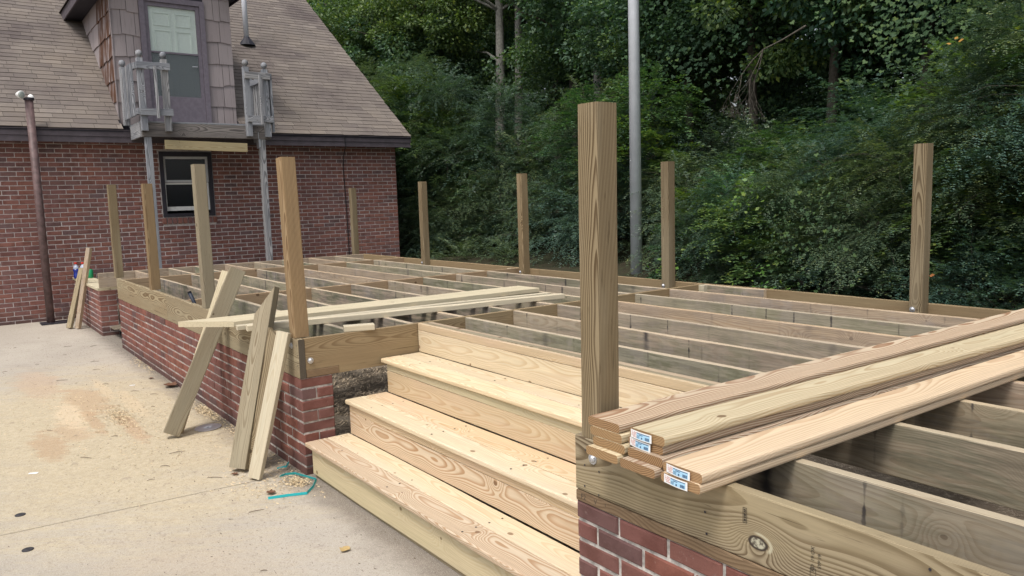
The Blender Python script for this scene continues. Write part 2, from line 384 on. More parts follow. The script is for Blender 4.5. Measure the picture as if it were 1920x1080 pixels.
M_blue = simple('blue_drink', (.012, .03, .26), .12, 0, 0, 0, .6)
M_clear = simple('clear_plastic', (.42, .47, .58), .15, 0, 0, 0, .6)
M_red = simple('red_cap', (.55, .045, .03), .4)
M_green = simple('green_can', (.008, .26, .10), .4, 0, 0, 0, .5)
M_twig = simple('twig_bark', (.10, .07, .045), .9, 0, 40, .3)
M_deadleaf = simple('dead_leaf', (.13, .065, .038), .8, 0, 40, .4)
M_tanleaf = simple('tan_leaf', (.42, .30, .13), .8, 0, 40, .3)
M_paper = simple('paper', (.75, .75, .74), .7)
M_lblue = simple('label_blue', (.36, .60, .78), .5); M_lred = simple('label_red', (.52, .10, .06), .5); M_ldark = simple('label_ink', (.05, .10, .20), .5)
M_ink = simple('stamp_ink', (.045, .037, .028), .9)
M_pvc = simple('vent_white', (.66, .68, .72), .5)
M_handle = simple('tool_grip', (.02, .026, .042), .5)
M_boot = simple('vent_boot', (.02, .02, .028), .6)
M_doorw = simple('door_panel_paint', (.62, .70, .64), .5, 0, 30, .05, .35)
M_storm = simple('storm_door_paint', (.16, .14, .165), .55, 0, 18, .12, .3)

def glass_mat(name, col=(.02, .024, .032), rough=.05, alpha=.35):
    m, nt, b = new_mat(name)
    b.inputs['Base Color'].default_value = (*col, 1); b.inputs['Roughness'].default_value = rough
    b.inputs['Alpha'].default_value = alpha; b.inputs['Specular IOR Level'].default_value = .5
    return m
M_glass = glass_mat('window_glass', (.010, .012, .018), .08, .8)
M_pane = glass_mat('door_glass', (.35, .42, .40), .1, .10)
M_screen = glass_mat('door_screen', (.12, .14, .15), .6, .55)
M_lens = glass_mat('lamp_lens', (.55, .62, .58), .15, .6)

def leaf_mat(name, c0, c1, c2, rough=.42, trans=.25):
    m, nt, b = new_mat(name); t = NT(nt)
    R = t.island(); O = t.orand()
    col = t.ramp(R, [(0, c0), (.55, c1), (.93, c2), (1, (c2[0]*1.5, c2[1]*1.25, c2[2]*.8))])
    col = t.mix(1.0, col, t.ramp(O, [(0, (.62, .78, .92)), (.5, (1, 1, 1)), (1, (1.35, 1.15, .75))]), 'MULTIPLY')
    t.L.new(col, b.inputs['Base Color']); b.inputs['Roughness'].default_value = rough; b.inputs['Specular IOR Level'].default_value = .45
    tr = t.N.new('ShaderNodeBsdfTranslucent'); t.L.new(t.mix(1.0, col, (1.25, 1.35, .6), 'MULTIPLY'), tr.inputs[0])
    mx = t.N.new('ShaderNodeMixShader'); mx.inputs[0].default_value = trans
    t.L.new(b.outputs[0], mx.inputs[1]); t.L.new(tr.outputs[0], mx.inputs[2]); t.L.new(mx.outputs[0], t.N['Material Output'].inputs[0])
    return m
M_privet = leaf_mat('privet_leaf', (.060, .108, .076), (.086, .142, .098), (.13, .19, .115))
M_mixed = leaf_mat('mixed_leaf', (.060, .125, .050), (.085, .165, .060), (.15, .235, .075), .5, .3)
M_broad = leaf_mat('broad_leaf', (.052, .105, .060), (.070, .135, .070), (.11, .185, .075), .55, .32)
M_vine = leaf_mat('vine_leaf', (.028, .068, .028), (.042, .096, .036), (.080, .145, .044), .7, .32)
M_lime = leaf_mat('lime_leaf', (.09, .19, .03), (.12, .23, .035), (.19, .27, .04), .45, .35)
M_bark = simple('bark', (.085, .075, .062), .9, 0, 25, .35, .2, .5)
M_bark_p = simple('pale_bark', (.19, .185, .165), .9, 0, 18, .3, .2, .5)

def concrete():
    m, nt, b = new_mat('concrete'); t = NT(nt)
    p = t.coord(); x, y, z = t.sep(p)
    big = t.noise(p, .55, 4, .6); mid = t.noise(p, 3.2, 5, .65); fine = t.noise(p, 210.0, 3, .75); grit = t.noise(p, 95.0, 3, .75)
    col = t.mix(t.step(big, .35, .7), (.375, .335, .278), (.435, .392, .328))
    col = t.mix(t.math('MULTIPLY', t.step(mid, .46, .70), .45), col, (.325, .29, .24))
    def patch(cx, cy, sx, sy, lo, hi, amp=.55, sc=2.0):
        ps = t.xyz(t.math('ADD', t.math('MULTIPLY', x, .6), t.math('MULTIPLY', y, .8)), t.math('ADD', t.math('MULTIPLY', x, -3.2), t.math('MULTIPLY', y, 2.4)), 0.0)
        qx = t.math('DIVIDE', t.math('SUBTRACT', x, cx), sx); qy = t.math('DIVIDE', t.math('SUBTRACT', y, cy), sy)
        d = t.math('SQRT', t.math('ADD', t.math('MULTIPLY', qx, qx), t.math('MULTIPLY', qy, qy)))
        nz = t.math('ADD', t.math('MULTIPLY', t.math('SUBTRACT', t.noise(ps, sc, 5, .65), .5), amp*2), t.math('MULTIPLY', t.math('SUBTRACT', t.noise(ps, sc*7, 4, .7), .5), amp*1.2))
        return t.step(t.math('ADD', d, nz), lo, hi, 1.0, 0.0)
    saw = patch(-2.0, -.8, 2.7, 1.25, .45, 1.25, .6, 1.2)
    col = t.mix(t.math('MULTIPLY', saw, .80), col, t.mix(t.step(t.noise(p, 26.0, 5, .7), .35, .7), (.44, .36, .225), (.53, .45, .30)))
    for (cx, cy, sx, sy, c, k) in ((-3.05, -.74, .75, .20, (.42, .285, .165), .6), (-2.1, -.98, .40, .15, (.43, .295, .175), .55), (-4.1, -1.0, .9, .22, (.45, .31, .205), .45),
                                   (-2.55, -.92, .6, .13, (.60, .48, .32), .7), (-1.75, -1.15, .5, .12, (.38, .235, .125), .5), (-2.7, -.45, .7, .08, (.56, .44, .28), .5), (-1.9, -.6, .6, .07, (.42, .27, .155), .6), (-2.3, -.80, .5, .06, (.40, .26, .145), .6), (-3.4, -.55, .6, .06, (.56, .44, .28), .5)):
        col = t.mix(t.math('MULTIPLY', patch(cx, cy, sx, sy, .55, 1.0, 1.0, 2.6), k), col, c)
    near = patch(1.2, -1.0, .9, .5, .3, 1.3, .7, 2.2)
    col = t.mix(t.math('MULTIPLY', near, .35), col, (.45, .35, .235))
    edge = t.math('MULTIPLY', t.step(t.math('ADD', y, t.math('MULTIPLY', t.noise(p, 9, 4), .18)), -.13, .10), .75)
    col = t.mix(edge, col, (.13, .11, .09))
    col = t.mix(t.math('MULTIPLY', t.step(fine, .52, .64), .45), col, (.60, .56, .50))
    col = t.mix(t.math('MULTIPLY', t.step(grit, .55, .68), .5), col, (.16, .138, .118))
    col = t.mix(t.math('MULTIPLY', t.step(t.noise(p, 42.0, 4, .8), .57, .66), .45), col, (.20, .165, .135))
    col = t.mix(t.math('MULTIPLY', t.step(t.noise(p, 11.0, 3, .6), .62, .74), .4), col, (.20, .165, .14))
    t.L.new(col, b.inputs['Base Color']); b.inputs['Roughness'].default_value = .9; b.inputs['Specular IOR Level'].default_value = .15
    t.bump(b, t.math('ADD', fine, t.math('MULTIPLY', grit, .8)), .7, .004)
    return m
M_conc = concrete()
def dirt(name, c0, c1, c2, sc=1.0):
    m, nt, b = new_mat(name); t = NT(nt); p = t.coord()
    n1 = t.noise(p, 3*sc, 5, .65); n2 = t.noise(p, 28*sc, 5, .7); n3 = t.noise(p, 90*sc, 3, .7)
    col = t.mix(t.step(n1, .35, .65), c0, c1); col = t.mix(t.math('MULTIPLY', t.step(n2, .5, .68), .8), col, c2)
    col = t.mix(t.math('MULTIPLY', t.step(n3, .58, .7), .5), col, tuple(c*.35 for c in c0))
    t.L.new(col, b.inputs['Base Color']); b.inputs['Roughness'].default_value = .95; b.inputs['Specular IOR Level'].default_value = .1
    t.bump(b, t.math('ADD', n2, n3), .9, .02)
    return m
M_dirt = dirt('mulch', (.16, .13, .098), (.23, .195, .15), (.36, .31, .24), 1.4)
M_bank = dirt('forest_floor', (.03, .034, .02), (.05, .042, .028), (.05, .07, .03), .6)
M_ground = dirt('far_ground', (.10, .10, .06), (.13, .12, .08), (.16, .14, .09), .3)
def shingle_mat(name, island):
    m, nt, b = new_mat(name); t = NT(nt); p = t.coord(); R = t.island() if island else t.orand()
    off = t.math('MULTIPLY', R, 40.0)
    col = t.ramp(R, [(0, (.152, .131, .117)), (.2, (.178, .154, .135)), (.4, (.160, .139, .124)), (.55, (.188, .163, .142)), (.7, (.136, .117, .107)), (.85, (.170, .147, .130)), (1, (.21, .183, .161))])
    pv = t.vec('ADD', p, t.xyz(off, off, off)); n = t.noise(pv, 260.0, 2, .7); n2 = t.noise(pv, 6.0, 4, .6)
    col = t.mix(t.math('MULTIPLY', t.step(n, .5, .66), .45), col, (.10, .085, .075))
    col = t.mix(t.math('MULTIPLY', t.step(n2, .5, .7), .3), col, (.15, .125, .11))
    gp = t.N.new('ShaderNodeNewGeometry').outputs['Position']
    col = t.mix(1.0, col, t.ramp(t.noise(gp, .7, 5, .65), [(.32, (.66, .64, .68)), (.5, (1, 1, 1)), (.7, (1.12, 1.10, 1.04))]), 'MULTIPLY')
    t.L.new(col, b.inputs['Base Color']); b.inputs['Roughness'].default_value = .92; b.inputs['Specular IOR Level'].default_value = .15
    t.bump(b, n, .5, .003)
    return m
M_shing = shingle_mat('roof_shingle', False); M_shing_st = shingle_mat('roof_shingle_rest', True)
def shake_mat(name, stained):
    m, nt, b = new_mat(name); t = NT(nt); p = t.coord(); x, y, z = t.sep(p); R = t.orand(); off = t.math('MULTIPLY', R, 60.0)
    gr = t.noise(t.xyz(t.math('MULTIPLY_ADD', x, 45.0, off), t.math('MULTIPLY_ADD', y, 2.2, off), z), 1.0, 4, .65)
    bl = t.noise(t.xyz(t.math('MULTIPLY_ADD', x, 9.0, off), t.math('MULTIPLY_ADD', y, 1.6, off), z), 1.0, 4, .6)
    col = t.ramp(R, [(0, (.265, .232, .232)), (.5, (.325, .285, .282)), (1, (.285, .245, .243))])
    col = t.mix(t.math('MULTIPLY', t.step(gr, .52, .7), .4), col, (.15, .12, .125))
    if stained:
        col = t.mix(t.step(bl, .36, .56), col, (.105, .050, .028)); col = t.mix(t.step(gr, .5, .68, 0, .85), col, (.022, .018, .022))
    else:
        col = t.mix(t.math('MULTIPLY', t.step(gr, .66, .74), t.step(R, .6, .8)), col, (.42, .40, .40))
    t.L.new(col, b.inputs['Base Color']); b.inputs['Roughness'].default_value = .88; b.inputs['Specular IOR Level'].default_value = .15
    t.bump(b, gr, .6, .003)
    return m
M_shake = shake_mat('cedar_shake', False); M_shake_st = shake_mat('stained_shake', True)

# ------------------------------------------------------------------ ground, pavement, dirt, bank
def grid(name, xs, ys, zf, mat, kind='structure'):
    v = [(x, y, zf(x, y)) for y in ys for x in xs]; n = len(xs)
    f = [(j*n+i, j*n+i+1, (j+1)*n+i+1, (j+1)*n+i) for j in range(len(ys)-1) for i in range(n-1)]
    o = obj(name, mesh(name, v, f, True), mat); tag(o, kind=kind); return o
mb = MB(); mb.add([(-600, -600, -1.15), (600, -600, -1.15), (600, 600, -1.15), (-600, 600, -1.15)], [(0, 1, 2, 3)])
tag(mb.obj('ground', M_ground), kind='structure')
def slab(name, poly):
    n = len(poly); m = MB()
    v = [(x, y, G) for x, y in poly] + [(x, y, G - .12) for x, y in poly]
    f = [tuple(range(n)), tuple(reversed(range(n, 2*n)))] + [(i, i+n, (i+1) % n + n, (i+1) % n) for i in range(n)]
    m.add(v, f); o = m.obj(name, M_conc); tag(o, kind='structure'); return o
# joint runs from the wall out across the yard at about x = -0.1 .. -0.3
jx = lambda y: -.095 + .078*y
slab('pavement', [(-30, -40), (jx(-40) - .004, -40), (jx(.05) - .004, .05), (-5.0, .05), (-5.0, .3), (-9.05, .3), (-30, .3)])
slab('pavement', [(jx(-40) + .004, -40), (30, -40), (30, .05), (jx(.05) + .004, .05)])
M_joint = simple('joint_filler', (.06, .052, .045), .95)
mb = MB(); mb.add([(jx(-40) - .006, -40, G - .006), (jx(-40) + .006, -40, G - .006), (jx(.05) + .006, .05, G - .006), (jx(.05) - .006, .05, G - .006)], [(0, 1, 2, 3)])
tag(mb.obj('pavement_joint', M_joint), kind='structure')
rnd = np.random.RandomState(3)
xs = np.linspace(-9.0, 8.0, 60); ys = np.linspace(.06, 4.0, 22)
tag(grid('dirt', xs, ys, lambda x, y: -.70 + .06*y + .02*math.sin(7*x + 3*y) + .015*math.sin(19*x - 11*y), M_dirt), kind='structure')
def bank_z(x, y):
    s = max(0.0, y - 5.2 - max(0.0, (-4.0 - x))*.28)
    return -.42 + .03*(y - 4) + .10*min(s, 2.0) + .22*max(0, min(s, 9.0) - 1.0) + .05*math.sin(2.1*x + y) + .04*math.sin(3.7*y - 1.3*x)
tag(grid('hillside', np.linspace(-60, 45, 90), np.concatenate([np.linspace(4.0, 18, 44), [24, 34, 50, 80]]), bank_z, M_bank), kind='structure')

# ------------------------------------------------------------------ bricks
_bm = {}
def brick_mesh(L, H, D, key):
    k = (round(L, 2), round(H, 3), round(D, 2), key)
    if k not in _bm:
        c = .0055; v = []; f = []
        for (yy, ins) in ((-D, 0), (-c, 0), (0, c)):       # y = 0 is the face, going back to -D
            v += [(-L/2 + ins, yy, -H/2 + ins), (L/2 - ins, yy, -H/2 + ins), (L/2 - ins, yy, H/2 - ins), (-L/2 + ins, yy, H/2 - ins)]
        for r in (0, 4):
            for i in range(4): f.append((r+i, r+(i+1) % 4, r+4+(i+1) % 4, r+4+i))
        f += [(3, 2, 1, 0), (8, 9, 10, 11)]
        f = [tuple(reversed(q)) for q in f]
        _bm[k] = mesh('brick', v, f)
    return _bm[k]
def brick_rows(u0, u1, ztop, rows, pitch=.203, starts=None, holes=(), lastclip=None, mort=.010):
    out = []
    for r in range(rows):
        z1 = ztop - CO*r; z0 = z1 - (CO - mort)
        if lastclip is not None: z0 = max(z0, lastclip)
        if z1 - z0 < .012: continue
        s = (starts(r) if starts else u0 - (pitch/2 if r % 2 else 0))
        k = 0
        while s + k*pitch < u1:
            a0, b0 = max(u0, s + k*pitch), min(u1, s + (k+1)*pitch - mort); k += 1
            segs = [(a0, b0)]
            for (h0, h1, hz0, hz1) in holes:
                if z0 < hz1 - .01 and z1 > hz0 + .01:
                    segs = [q for (p0, p1) in segs for q in (((p0, min(p1, h0 - mort)), (max(p0, h1 + mort), p1)) if p1 > h0 and p0 < h1 else ((p0, p1),))]
            for (p0, p1) in segs:
                if p1 - p0 > .02: out.append((p0, p1, z0, z1))
    return out
def lay_bricks(rects, O, U, N, D, mat, parent, limit=None, key=None, matst=None):
    """O origin, U unit direction along, N outward normal; rects (u0,u1,z0,z1)"""
    U = Vector(U); N = Vector(N); O = Vector(O); Z = Vector((0, 0, 1))
    if limit is not None: rects = sorted(rects, key=key)
    rest = MB()
    for i, (a0, b0, z0, z1) in enumerate(rects):
        c = O + U*((a0+b0)/2) + Z*((z0+z1)/2) + N*random.uniform(-.0035, .0025)
        me = brick_mesh(round(b0-a0, 2) - .0 if abs(b0-a0-.193) > .004 else .193, z1-z0, D, mat.name)
        L = b0 - a0
        W = Matrix(((U.x, N.x, 0, c.x), (U.y, N.y, 0, c.y), (0, 0, 1, c.z), (0, 0, 0, 1)))
        W = W @ Matrix.Rotation(random.uniform(-.010, .010), 4, 'Y') @ Matrix.Rotation(random.uniform(-.012, .012), 4, 'Z')
        if limit is None or i < limit:
            if abs(me.vertices[1].co.x*2 - L) > .001:
                W = W @ Matrix.Diagonal((L/(me.vertices[1].co.x*2), 1, 1, 1))
            obj('brick', me, mat, W, parent)
        else:
            h = L/2; c4 = .004; hz = (z1-z0)/2
            q = [c + U*sx*h + Z*sz*hz + N*(-c4) for sx, sz in ((-1,-1),(1,-1),(1,1),(-1,1))] + [c + U*sx*(h-c4) + Z*sz*(hz-c4) for sx, sz in ((-1,-1),(1,-1),(1,1),(-1,1))] + \
                [c + U*sx*h + Z*sz*hz - N*.03 for sx, sz in ((-1,-1),(1,-1),(1,1),(-1,1))]
            fs = [(4, 5, 6, 7)] + [(k, (k+1) % 4, 4+(k+1) % 4, 4+k) for k in range(4)] + [(8+k, 8+(k+1) % 4, (k+1) % 4, k) for k in range(4)]
            if U.cross(Z).dot(N) < 0: fs = [tuple(reversed(x)) for x in fs]
            rest.add(q, fs)
    if rest.v:
        o = rest.obj('brick', matst or mat, parent); o['kind'] = 'stuff'

# ---- low brick wall under the front of the deck (with the pier beside the steps)
ZT = -.2372
wall = empty('brick_wall', (-2.8, .05, G)); tag(wall, 'long low red brick wall carrying the front edge of the deck, beside the concrete', 'brick wall')
X1 = -5.61
mb = MB(); mb.box(X1 + .006, -.006, .006, .094, G - .1, -.238); mb.box(-.094, -.006, .094, .198, G - .1, -.238)
mb.obj('mortar', M_mortar, wall)
rects = []
for r in range(9):
    odd = r % 2
    rr = brick_rows(X1, -.0 if odd else -.101, ZT - CO*r, 1, starts=lambda q, o=odd: (-.193 - 30*.203) if o else (-.101 - .193 - 30*.203), lastclip=G - .05)
    rects += rr
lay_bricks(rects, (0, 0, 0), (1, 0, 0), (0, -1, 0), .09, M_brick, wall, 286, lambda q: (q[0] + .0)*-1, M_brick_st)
for r in range(9):
    z1 = ZT - CO*r; z0 = max(z1 - .0577, G - .05)
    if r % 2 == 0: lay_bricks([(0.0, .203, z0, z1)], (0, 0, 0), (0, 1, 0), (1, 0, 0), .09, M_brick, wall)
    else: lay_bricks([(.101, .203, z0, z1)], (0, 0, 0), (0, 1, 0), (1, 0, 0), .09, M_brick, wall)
# ---- brick wall on the near side of the steps
wallr = empty('brick_wall', (4.0, .05, G)); tag(wallr, 'nearest red brick wall at the bottom right corner, under the beam with the big knot', 'brick wall')
X5 = 2.451
mb = MB(); mb.box(X5 + .006, 6.6, .006, .094, G - .1, -.228); mb.box(X5 + .006, X5 + .094, .094, .8, G - .1, -.228); mb.obj('mortar', M_mortar, wallr)
rects = []
for r in range(9):
    z1 = -.2287 - CO*r - (.0 if r == 0 else .001)
    rects += [q for q in brick_rows(X5, 6.6, z1, 1, starts=lambda q, o=r % 2: X5 - (.101 if o else 0.0) - .0, lastclip=G - .05)]
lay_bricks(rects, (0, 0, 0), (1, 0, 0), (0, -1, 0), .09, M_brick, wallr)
rects = []
for r in range(9): rects += brick_rows(.101, .8, -.2287 - CO*r, 1, starts=lambda q, o=r % 2: .101 - (.101 if o else 0), lastclip=G - .05)
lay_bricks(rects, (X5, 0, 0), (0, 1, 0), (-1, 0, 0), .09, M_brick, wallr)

# ---- short capped wall between the deck and the house
pier = empty('brick_wall', (-7.9, .07, G)); tag(pier, 'short brick wall with a board cap running from the deck to the house, bottles on top', 'brick wall')
PX = -6.755; py0, py1 = -.03, .175
mb = MB(); mb.box(-8.99, PX - .006, py0 + .006, py1, G - .1, -.237); mb.obj('mortar', M_mortar_h, pier)
rects = []
for r in range(9):
    rects += brick_rows(-8.99, PX if r % 2 else PX - .101, -.2372 - CO*r, 1, starts=lambda q, o=r % 2: (PX - .193 - 14*.203) if o else (PX - .294 - 14*.203), lastclip=G - .05)
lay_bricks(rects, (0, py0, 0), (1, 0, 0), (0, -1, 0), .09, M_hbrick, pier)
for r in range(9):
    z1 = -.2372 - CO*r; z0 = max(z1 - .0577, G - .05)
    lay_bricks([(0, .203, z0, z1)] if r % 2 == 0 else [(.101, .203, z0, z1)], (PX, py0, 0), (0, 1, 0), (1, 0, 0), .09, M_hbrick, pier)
plank('cap_board', (-8.985, py0 + .062, -.2155), (1, 0, 0), (0, 1, 0), 2.225, .14, .036, M_boardpale, pier)
plank('cap_board', (-8.985, py0 + .186, -.2155), (1, 0, 0), (0, 1, 0), 2.21, .10, .036, M_boardpale, pier)

# ------------------------------------------------------------------ deck frame
deck = empty('deck_frame', (-2.0, 1.8, G)); tag(deck, 'unfinished wooden deck frame of joists, beams and upright posts on brick walls', 'deck frame')
DJ, TJ = .184, .038
def beam_x(name, x0, x1, y, mat, W=DJ, T=TJ, zt=0.0, par=deck):       # along X, y = front face
    return plank(name, (x0, y + T/2, zt - W/2), (1, 0, 0), (0, 0, 1), x1 - x0, W, T, mat, par)
def beam_y(name, y0, y1, x, mat, W=DJ, T=TJ, zt=0.0, par=deck):       # along Y, x = +X face
    return plank(name, (x - T/2, y0, zt - W/2), (0, 1, 0), (0, 0, 1), y1 - y0, W, T, mat, par)
# front fascia, in two lengths, and its sill plate
beam_x('fascia', X1, -3.222, 0.0, M_treated, .2352); beam_x('fascia', -3.218, 0.0, 0.0, M_treated_end, .2352)
fr = beam_x('fascia', X5, 6.6, 0.0, M_fascia_r, .186)
plank('sill_plate', (X5 + .001, .069, -.2075), (1, 0, 0), (0, 1, 0), 4.1, .14, .037, M_plate, deck)
plank('sill_plate', (-.07, .041, -.2125), (0, 1, 0), (1, 0, 0), .205, .138, .046, M_plate, deck)
# beam beside the steps, notched over the plate
mb = MB(); pr = [(.040, 0), (3.66, 0), (3.66, -.235), (.248, -.235), (.248, -.188), (.040, -.188)]
mb.v = [(y - .04, z + .1, .019) for y, z in pr] + [(y - .04, z + .1, -.019) for y, z in pr]
mb.f = [tuple(reversed(range(6))), tuple(range(6, 12))] + [(i, (i+1) % 6, (i+1) % 6 + 6, i + 6) for i in range(6)]
obj('cross_beam', mb.mesh('cross_beam'), M_treated_br, frame((-.0215, .04, -.1), (0, 1, 0), (0, 0, 1)), deck)
RX = -6.70
for xb, m_ in ((-2.68, M_beam), (-5.41, M_beam), (2.53, M_beam), (5.2, M_beam)):
    beam_y('cross_beam', .04, 3.66, xb + TJ, m_)
beam_y('rim_beam', py0, 3.70, RX + .038, M_joist_c, .188)
beam_x('rim_beam', RX + .04, -2.30, 3.662, M_treated_br); beam_x('rim_beam', -2.296, 2.6, 3.662, M_treated_br); beam_x('rim_beam', 2.604, 6.6, 3.662, M_treated)
beam_x('sister_board', .01, .62, 3.622, M_joist, .15); plank('blocking', (-.02, 3.60, -.03), (1, 0, 0), (0, 0, 1), .075, .058, .045, M_boardpale, deck)
plank('blocking', (-2.76, 3.585, -.03), (1, 0, 0), (0, 0, 1), .11, .05, .05, M_boardpale, deck)
plank('blocking', (-5.50, 3.60, -.03), (1, 0, 0), (0, 0, 1), .12, .05, .05, M_boardpale, deck)
mats = [M_joist, M_joist_g, M_joist, M_joist_c, M_joist_g, M_joist]
k = 0
base = [1.173 + .4064*i for i in range(6)]
for (xa, xb, ys_) in ((RX + .04, -5.412, [.40, .81] + [q - .03 for q in base]), (-5.37, -2.682, [.36, .77] + [q - .02 for q in base]),
                      (-2.64, -.042, [.36, .767] + [q - .01 for q in base]), (.0, 2.49, base), (2.532, 5.16, [.31, .86, 1.315, 1.752, 2.19, 2.61, 3.03, 3.36])):
    for i, yy in enumerate(ys_):
        if xa == .0: m_ = [M_joist_g, M_joist, M_joist, M_joist_c, M_joist_g, M_joist_c][i]
        elif xa > 2: m_ = M_joist_d if i < 2 else [M_joist_c, M_joist, M_joist_d][i % 3]
        elif xa < -6: m_ = [M_joist_c, M_joist, M_joist_g][i % 3]
        else: m_ = [M_joist, M_joist, M_joist_g, M_joist, M_joist_c, M_joist_c, M_joist_g, M_joist_g][i] if xa < -5 else [M_joist_g, M_joist, M_joist, M_joist, M_joist, M_joist_g, M_joist, M_joist][i]
        beam_x('joist', xa, xb, yy, m_, DJ + random.uniform(-.003, .001), TJ, random.uniform(-.004, 0))
# doubled header at the top of the steps
beam_x('header', .0, 2.49, .8405, M_treated); beam_x('header', .0, 2.49, .880, M_joist_c, DJ, TJ, -.002)
# posts
def bolt(loc, n, par):
    n = Vector(n); W = frame(loc, Vector((0, 0, 1)).cross(n) if abs(n.z) < .9 else (1, 0, 0), (0, 0, 1))
    z = W.to_3x3() @ Vector((0, 0, 1))
    if z.dot(n) < 0: W = frame(loc, -(Vector((0, 0, 1)).cross(n)), (0, 0, 1))
    m = MB(); m.lathe([(.019, 0), (.019, .003), (.013, .003), (.013, .007), (.009, .011), (.003, .013)], 10)
    return obj('bolt', m.mesh('bolt'), M_galv, W, par)
def post(x, y, top, mat, bot=-.0, lean=(0, 0), s=.0885, tw=0.0):
    d = Vector((lean[0], lean[1], 1))
    xd = Vector((math.cos(tw), math.sin(tw), 0))
    p0 = Vector((x + s/2, y + s/2, bot)) 
    W = frame(p0, d, xd)
    return obj('post', plank_mesh('post', top - bot, s, s, .005), mat, W, deck)
posts = []
for (x, top, m_, ln) in ((-5.75, 1.087, M_post, (.012, 0)), (-3.895, 1.037, M_post_or, (-.005, 0)), (-2.03, 1.125, M_prop, (-.018, 0)), (-.136, 1.068, M_post_or, (-.058, .004)), (2.479, 1.073, M_post, (.010, 0))):
    posts.append(post(x, .003, top, m_, .001, ln))
for (x, top, m_) in ((-6.885, 1.024, M_post), (-4.73, 1.047, M_post), (-2.55, 1.058, M_post), (-.424, 1.07, M_post), (1.796, 1.063, M_post)):
    posts.append(post(x, 3.573, top, m_, -.16, (0, 0)))
for x, z in ((2.537, -.062), (-.105, -.047)): bolt((x, -.0005, z), (0, -1, 0), deck)
bolt((.0005, .0686, -.132), (1, 0, 0), deck)
for q in posts[5:]:
    c = WM[q.name].to_translation(); b_ = bolt((c.x - .02, c.y - .046, -.035), (0, -1, 0), deck)
m = MB()
for xc in (-5.39, -4.2, -3.24, -3.20, -2.66, -1.3, -.02, 2.50, 2.56, 3.0, 3.6, 4.2):
    for zz_ in (-.03, -.10, -.17):
        nx_, nz_ = xc + random.uniform(-.01, .01), zz_ + random.uniform(-.012, .012)
        m.add([(nx_ + .0038*math.cos(2*math.pi*k/6), -.0026, nz_ + .0038*math.sin(2*math.pi*k/6)) for k in range(6)], [(0, 1, 2, 3, 4, 5)])
o = m.obj('nail_heads', M_trim_d, deck); o['kind'] = 'stuff'
# lumber stamps on the fascia (upright, faded)
def stamp(x, z, txt, size, par, W=None):
    cu_ = bpy.data.curves.new('grade_stamp', 'FONT'); cu_.body = txt; cu_.size = size; cu_.align_x = 'CENTER'; cu_.align_y = 'CENTER'
    o_ = bpy.data.objects.new('tmp', cu_); C.objects.link(o_); dg = bpy.context.evaluated_depsgraph_get()
    me = bpy.data.meshes.new_from_object(o_.evaluated_get(dg)); C.objects.unlink(o_); bpy.data.objects.remove(o_)
    return obj('grade_stamp', me, M_ink, W, par)
def fW(x, z): return Matrix.Translation((x, -.0008, z)) @ Matrix.Rotation(math.radians(90), 4, 'X') @ Matrix.Rotation(math.radians(90), 4, 'Z')
def rect_ring(w, h, t):
    m = MB()
    for (x0, x1, y0, y1) in ((-w/2, w/2, h/2 - t, h/2), (-w/2, w/2, -h/2, -h/2 + t), (-w/2, -w/2 + t, -h/2 + t, h/2 - t), (w/2 - t, w/2, -h/2 + t, h/2 - t)):
        m.add([(x0, y0, 0), (x1, y0, 0), (x1, y1, 0), (x0, y1, 0)], [(0, 1, 2, 3)])
    return m
stamp(3.325, -.108, 'KD  19 OX', .0135, deck, fW(3.3245, -.112)); stamp(0, 0, 'SYP 19', .013, deck, fW(3.343, -.112))
obj('grade_stamp', rect_ring(.042, .013, .0014).mesh('grade_stamp'), M_ink, fW(3.126, -.064), deck); mb = MB()
for x0_, w_ in ((-.016, .006), (-.007, .003), (-.002, .007), (.008, .003), (.0125, .004)): mb.add([(x0_, -.003, 0), (x0_ + w_, -.003, 0), (x0_ + w_, .003, 0), (x0_, .003, 0)], [(0, 1, 2, 3)])
obj('grade_stamp', mb.mesh('grade_stamp'), M_ink, fW(3.126, -.064), deck)
obj('grade_stamp', rect_ring(.030, .016, .0012).mesh('grade_stamp'), M_ink, fW(3.3255, -.150), deck)
for i, (x, t_) in enumerate(((2.487, 'F2'), (2.545, 'V'), (2.592, '1'), (2.606, '11'))):
    stamp(0, 0, t_, .026, deck, Matrix.Translation((x, -.0012, -.207)) @ Matrix.Rotation(math.radians(90), 4, 'X'))

# ------------------------------------------------------------------ steps
st = empty('wooden_steps', (1.25, .4, G)); tag(st, 'new pale pine steps rising from the concrete between the brick pier and tallest post', 'steps')
zt = [G + .2125*k for k in (1, 2, 3)]
TT = .027
SX0, SX1 = .035, 2.444
tm = [(M_fresh_bold, M_fresh_pale), (M_fresh_pale, M_fresh), (M_fresh_pale, M_fresh_pale)]
rm = [(M_fresh_green, M_fresh_green), (M_fresh, M_fresh_bold), (M_fresh_green, M_fresh), (M_fresh, M_fresh_pale)]
for k in range(3):
    yn = -.008 + .2655*k
    for j in range(2):
        plank('tread', (SX0 + random.uniform(-.004, .004) - (.02 if k == 2 else 0), yn + .0705 + .1415*j, zt[k] - TT/2), (1, 0, 0), (0, 1, 0), SX1 - SX0, .1405, TT, tm[k][j], st, .007 if j == 0 else .004)
ry = [.024, .2765, .542, .8045]
zr0 = [G + .022, zt[0] + .002, zt[1] + .002, zt[2] + .002]; zr1 = [zt[0] - TT - .001, zt[1] - TT - .001, zt[2] - TT - .001, .004]
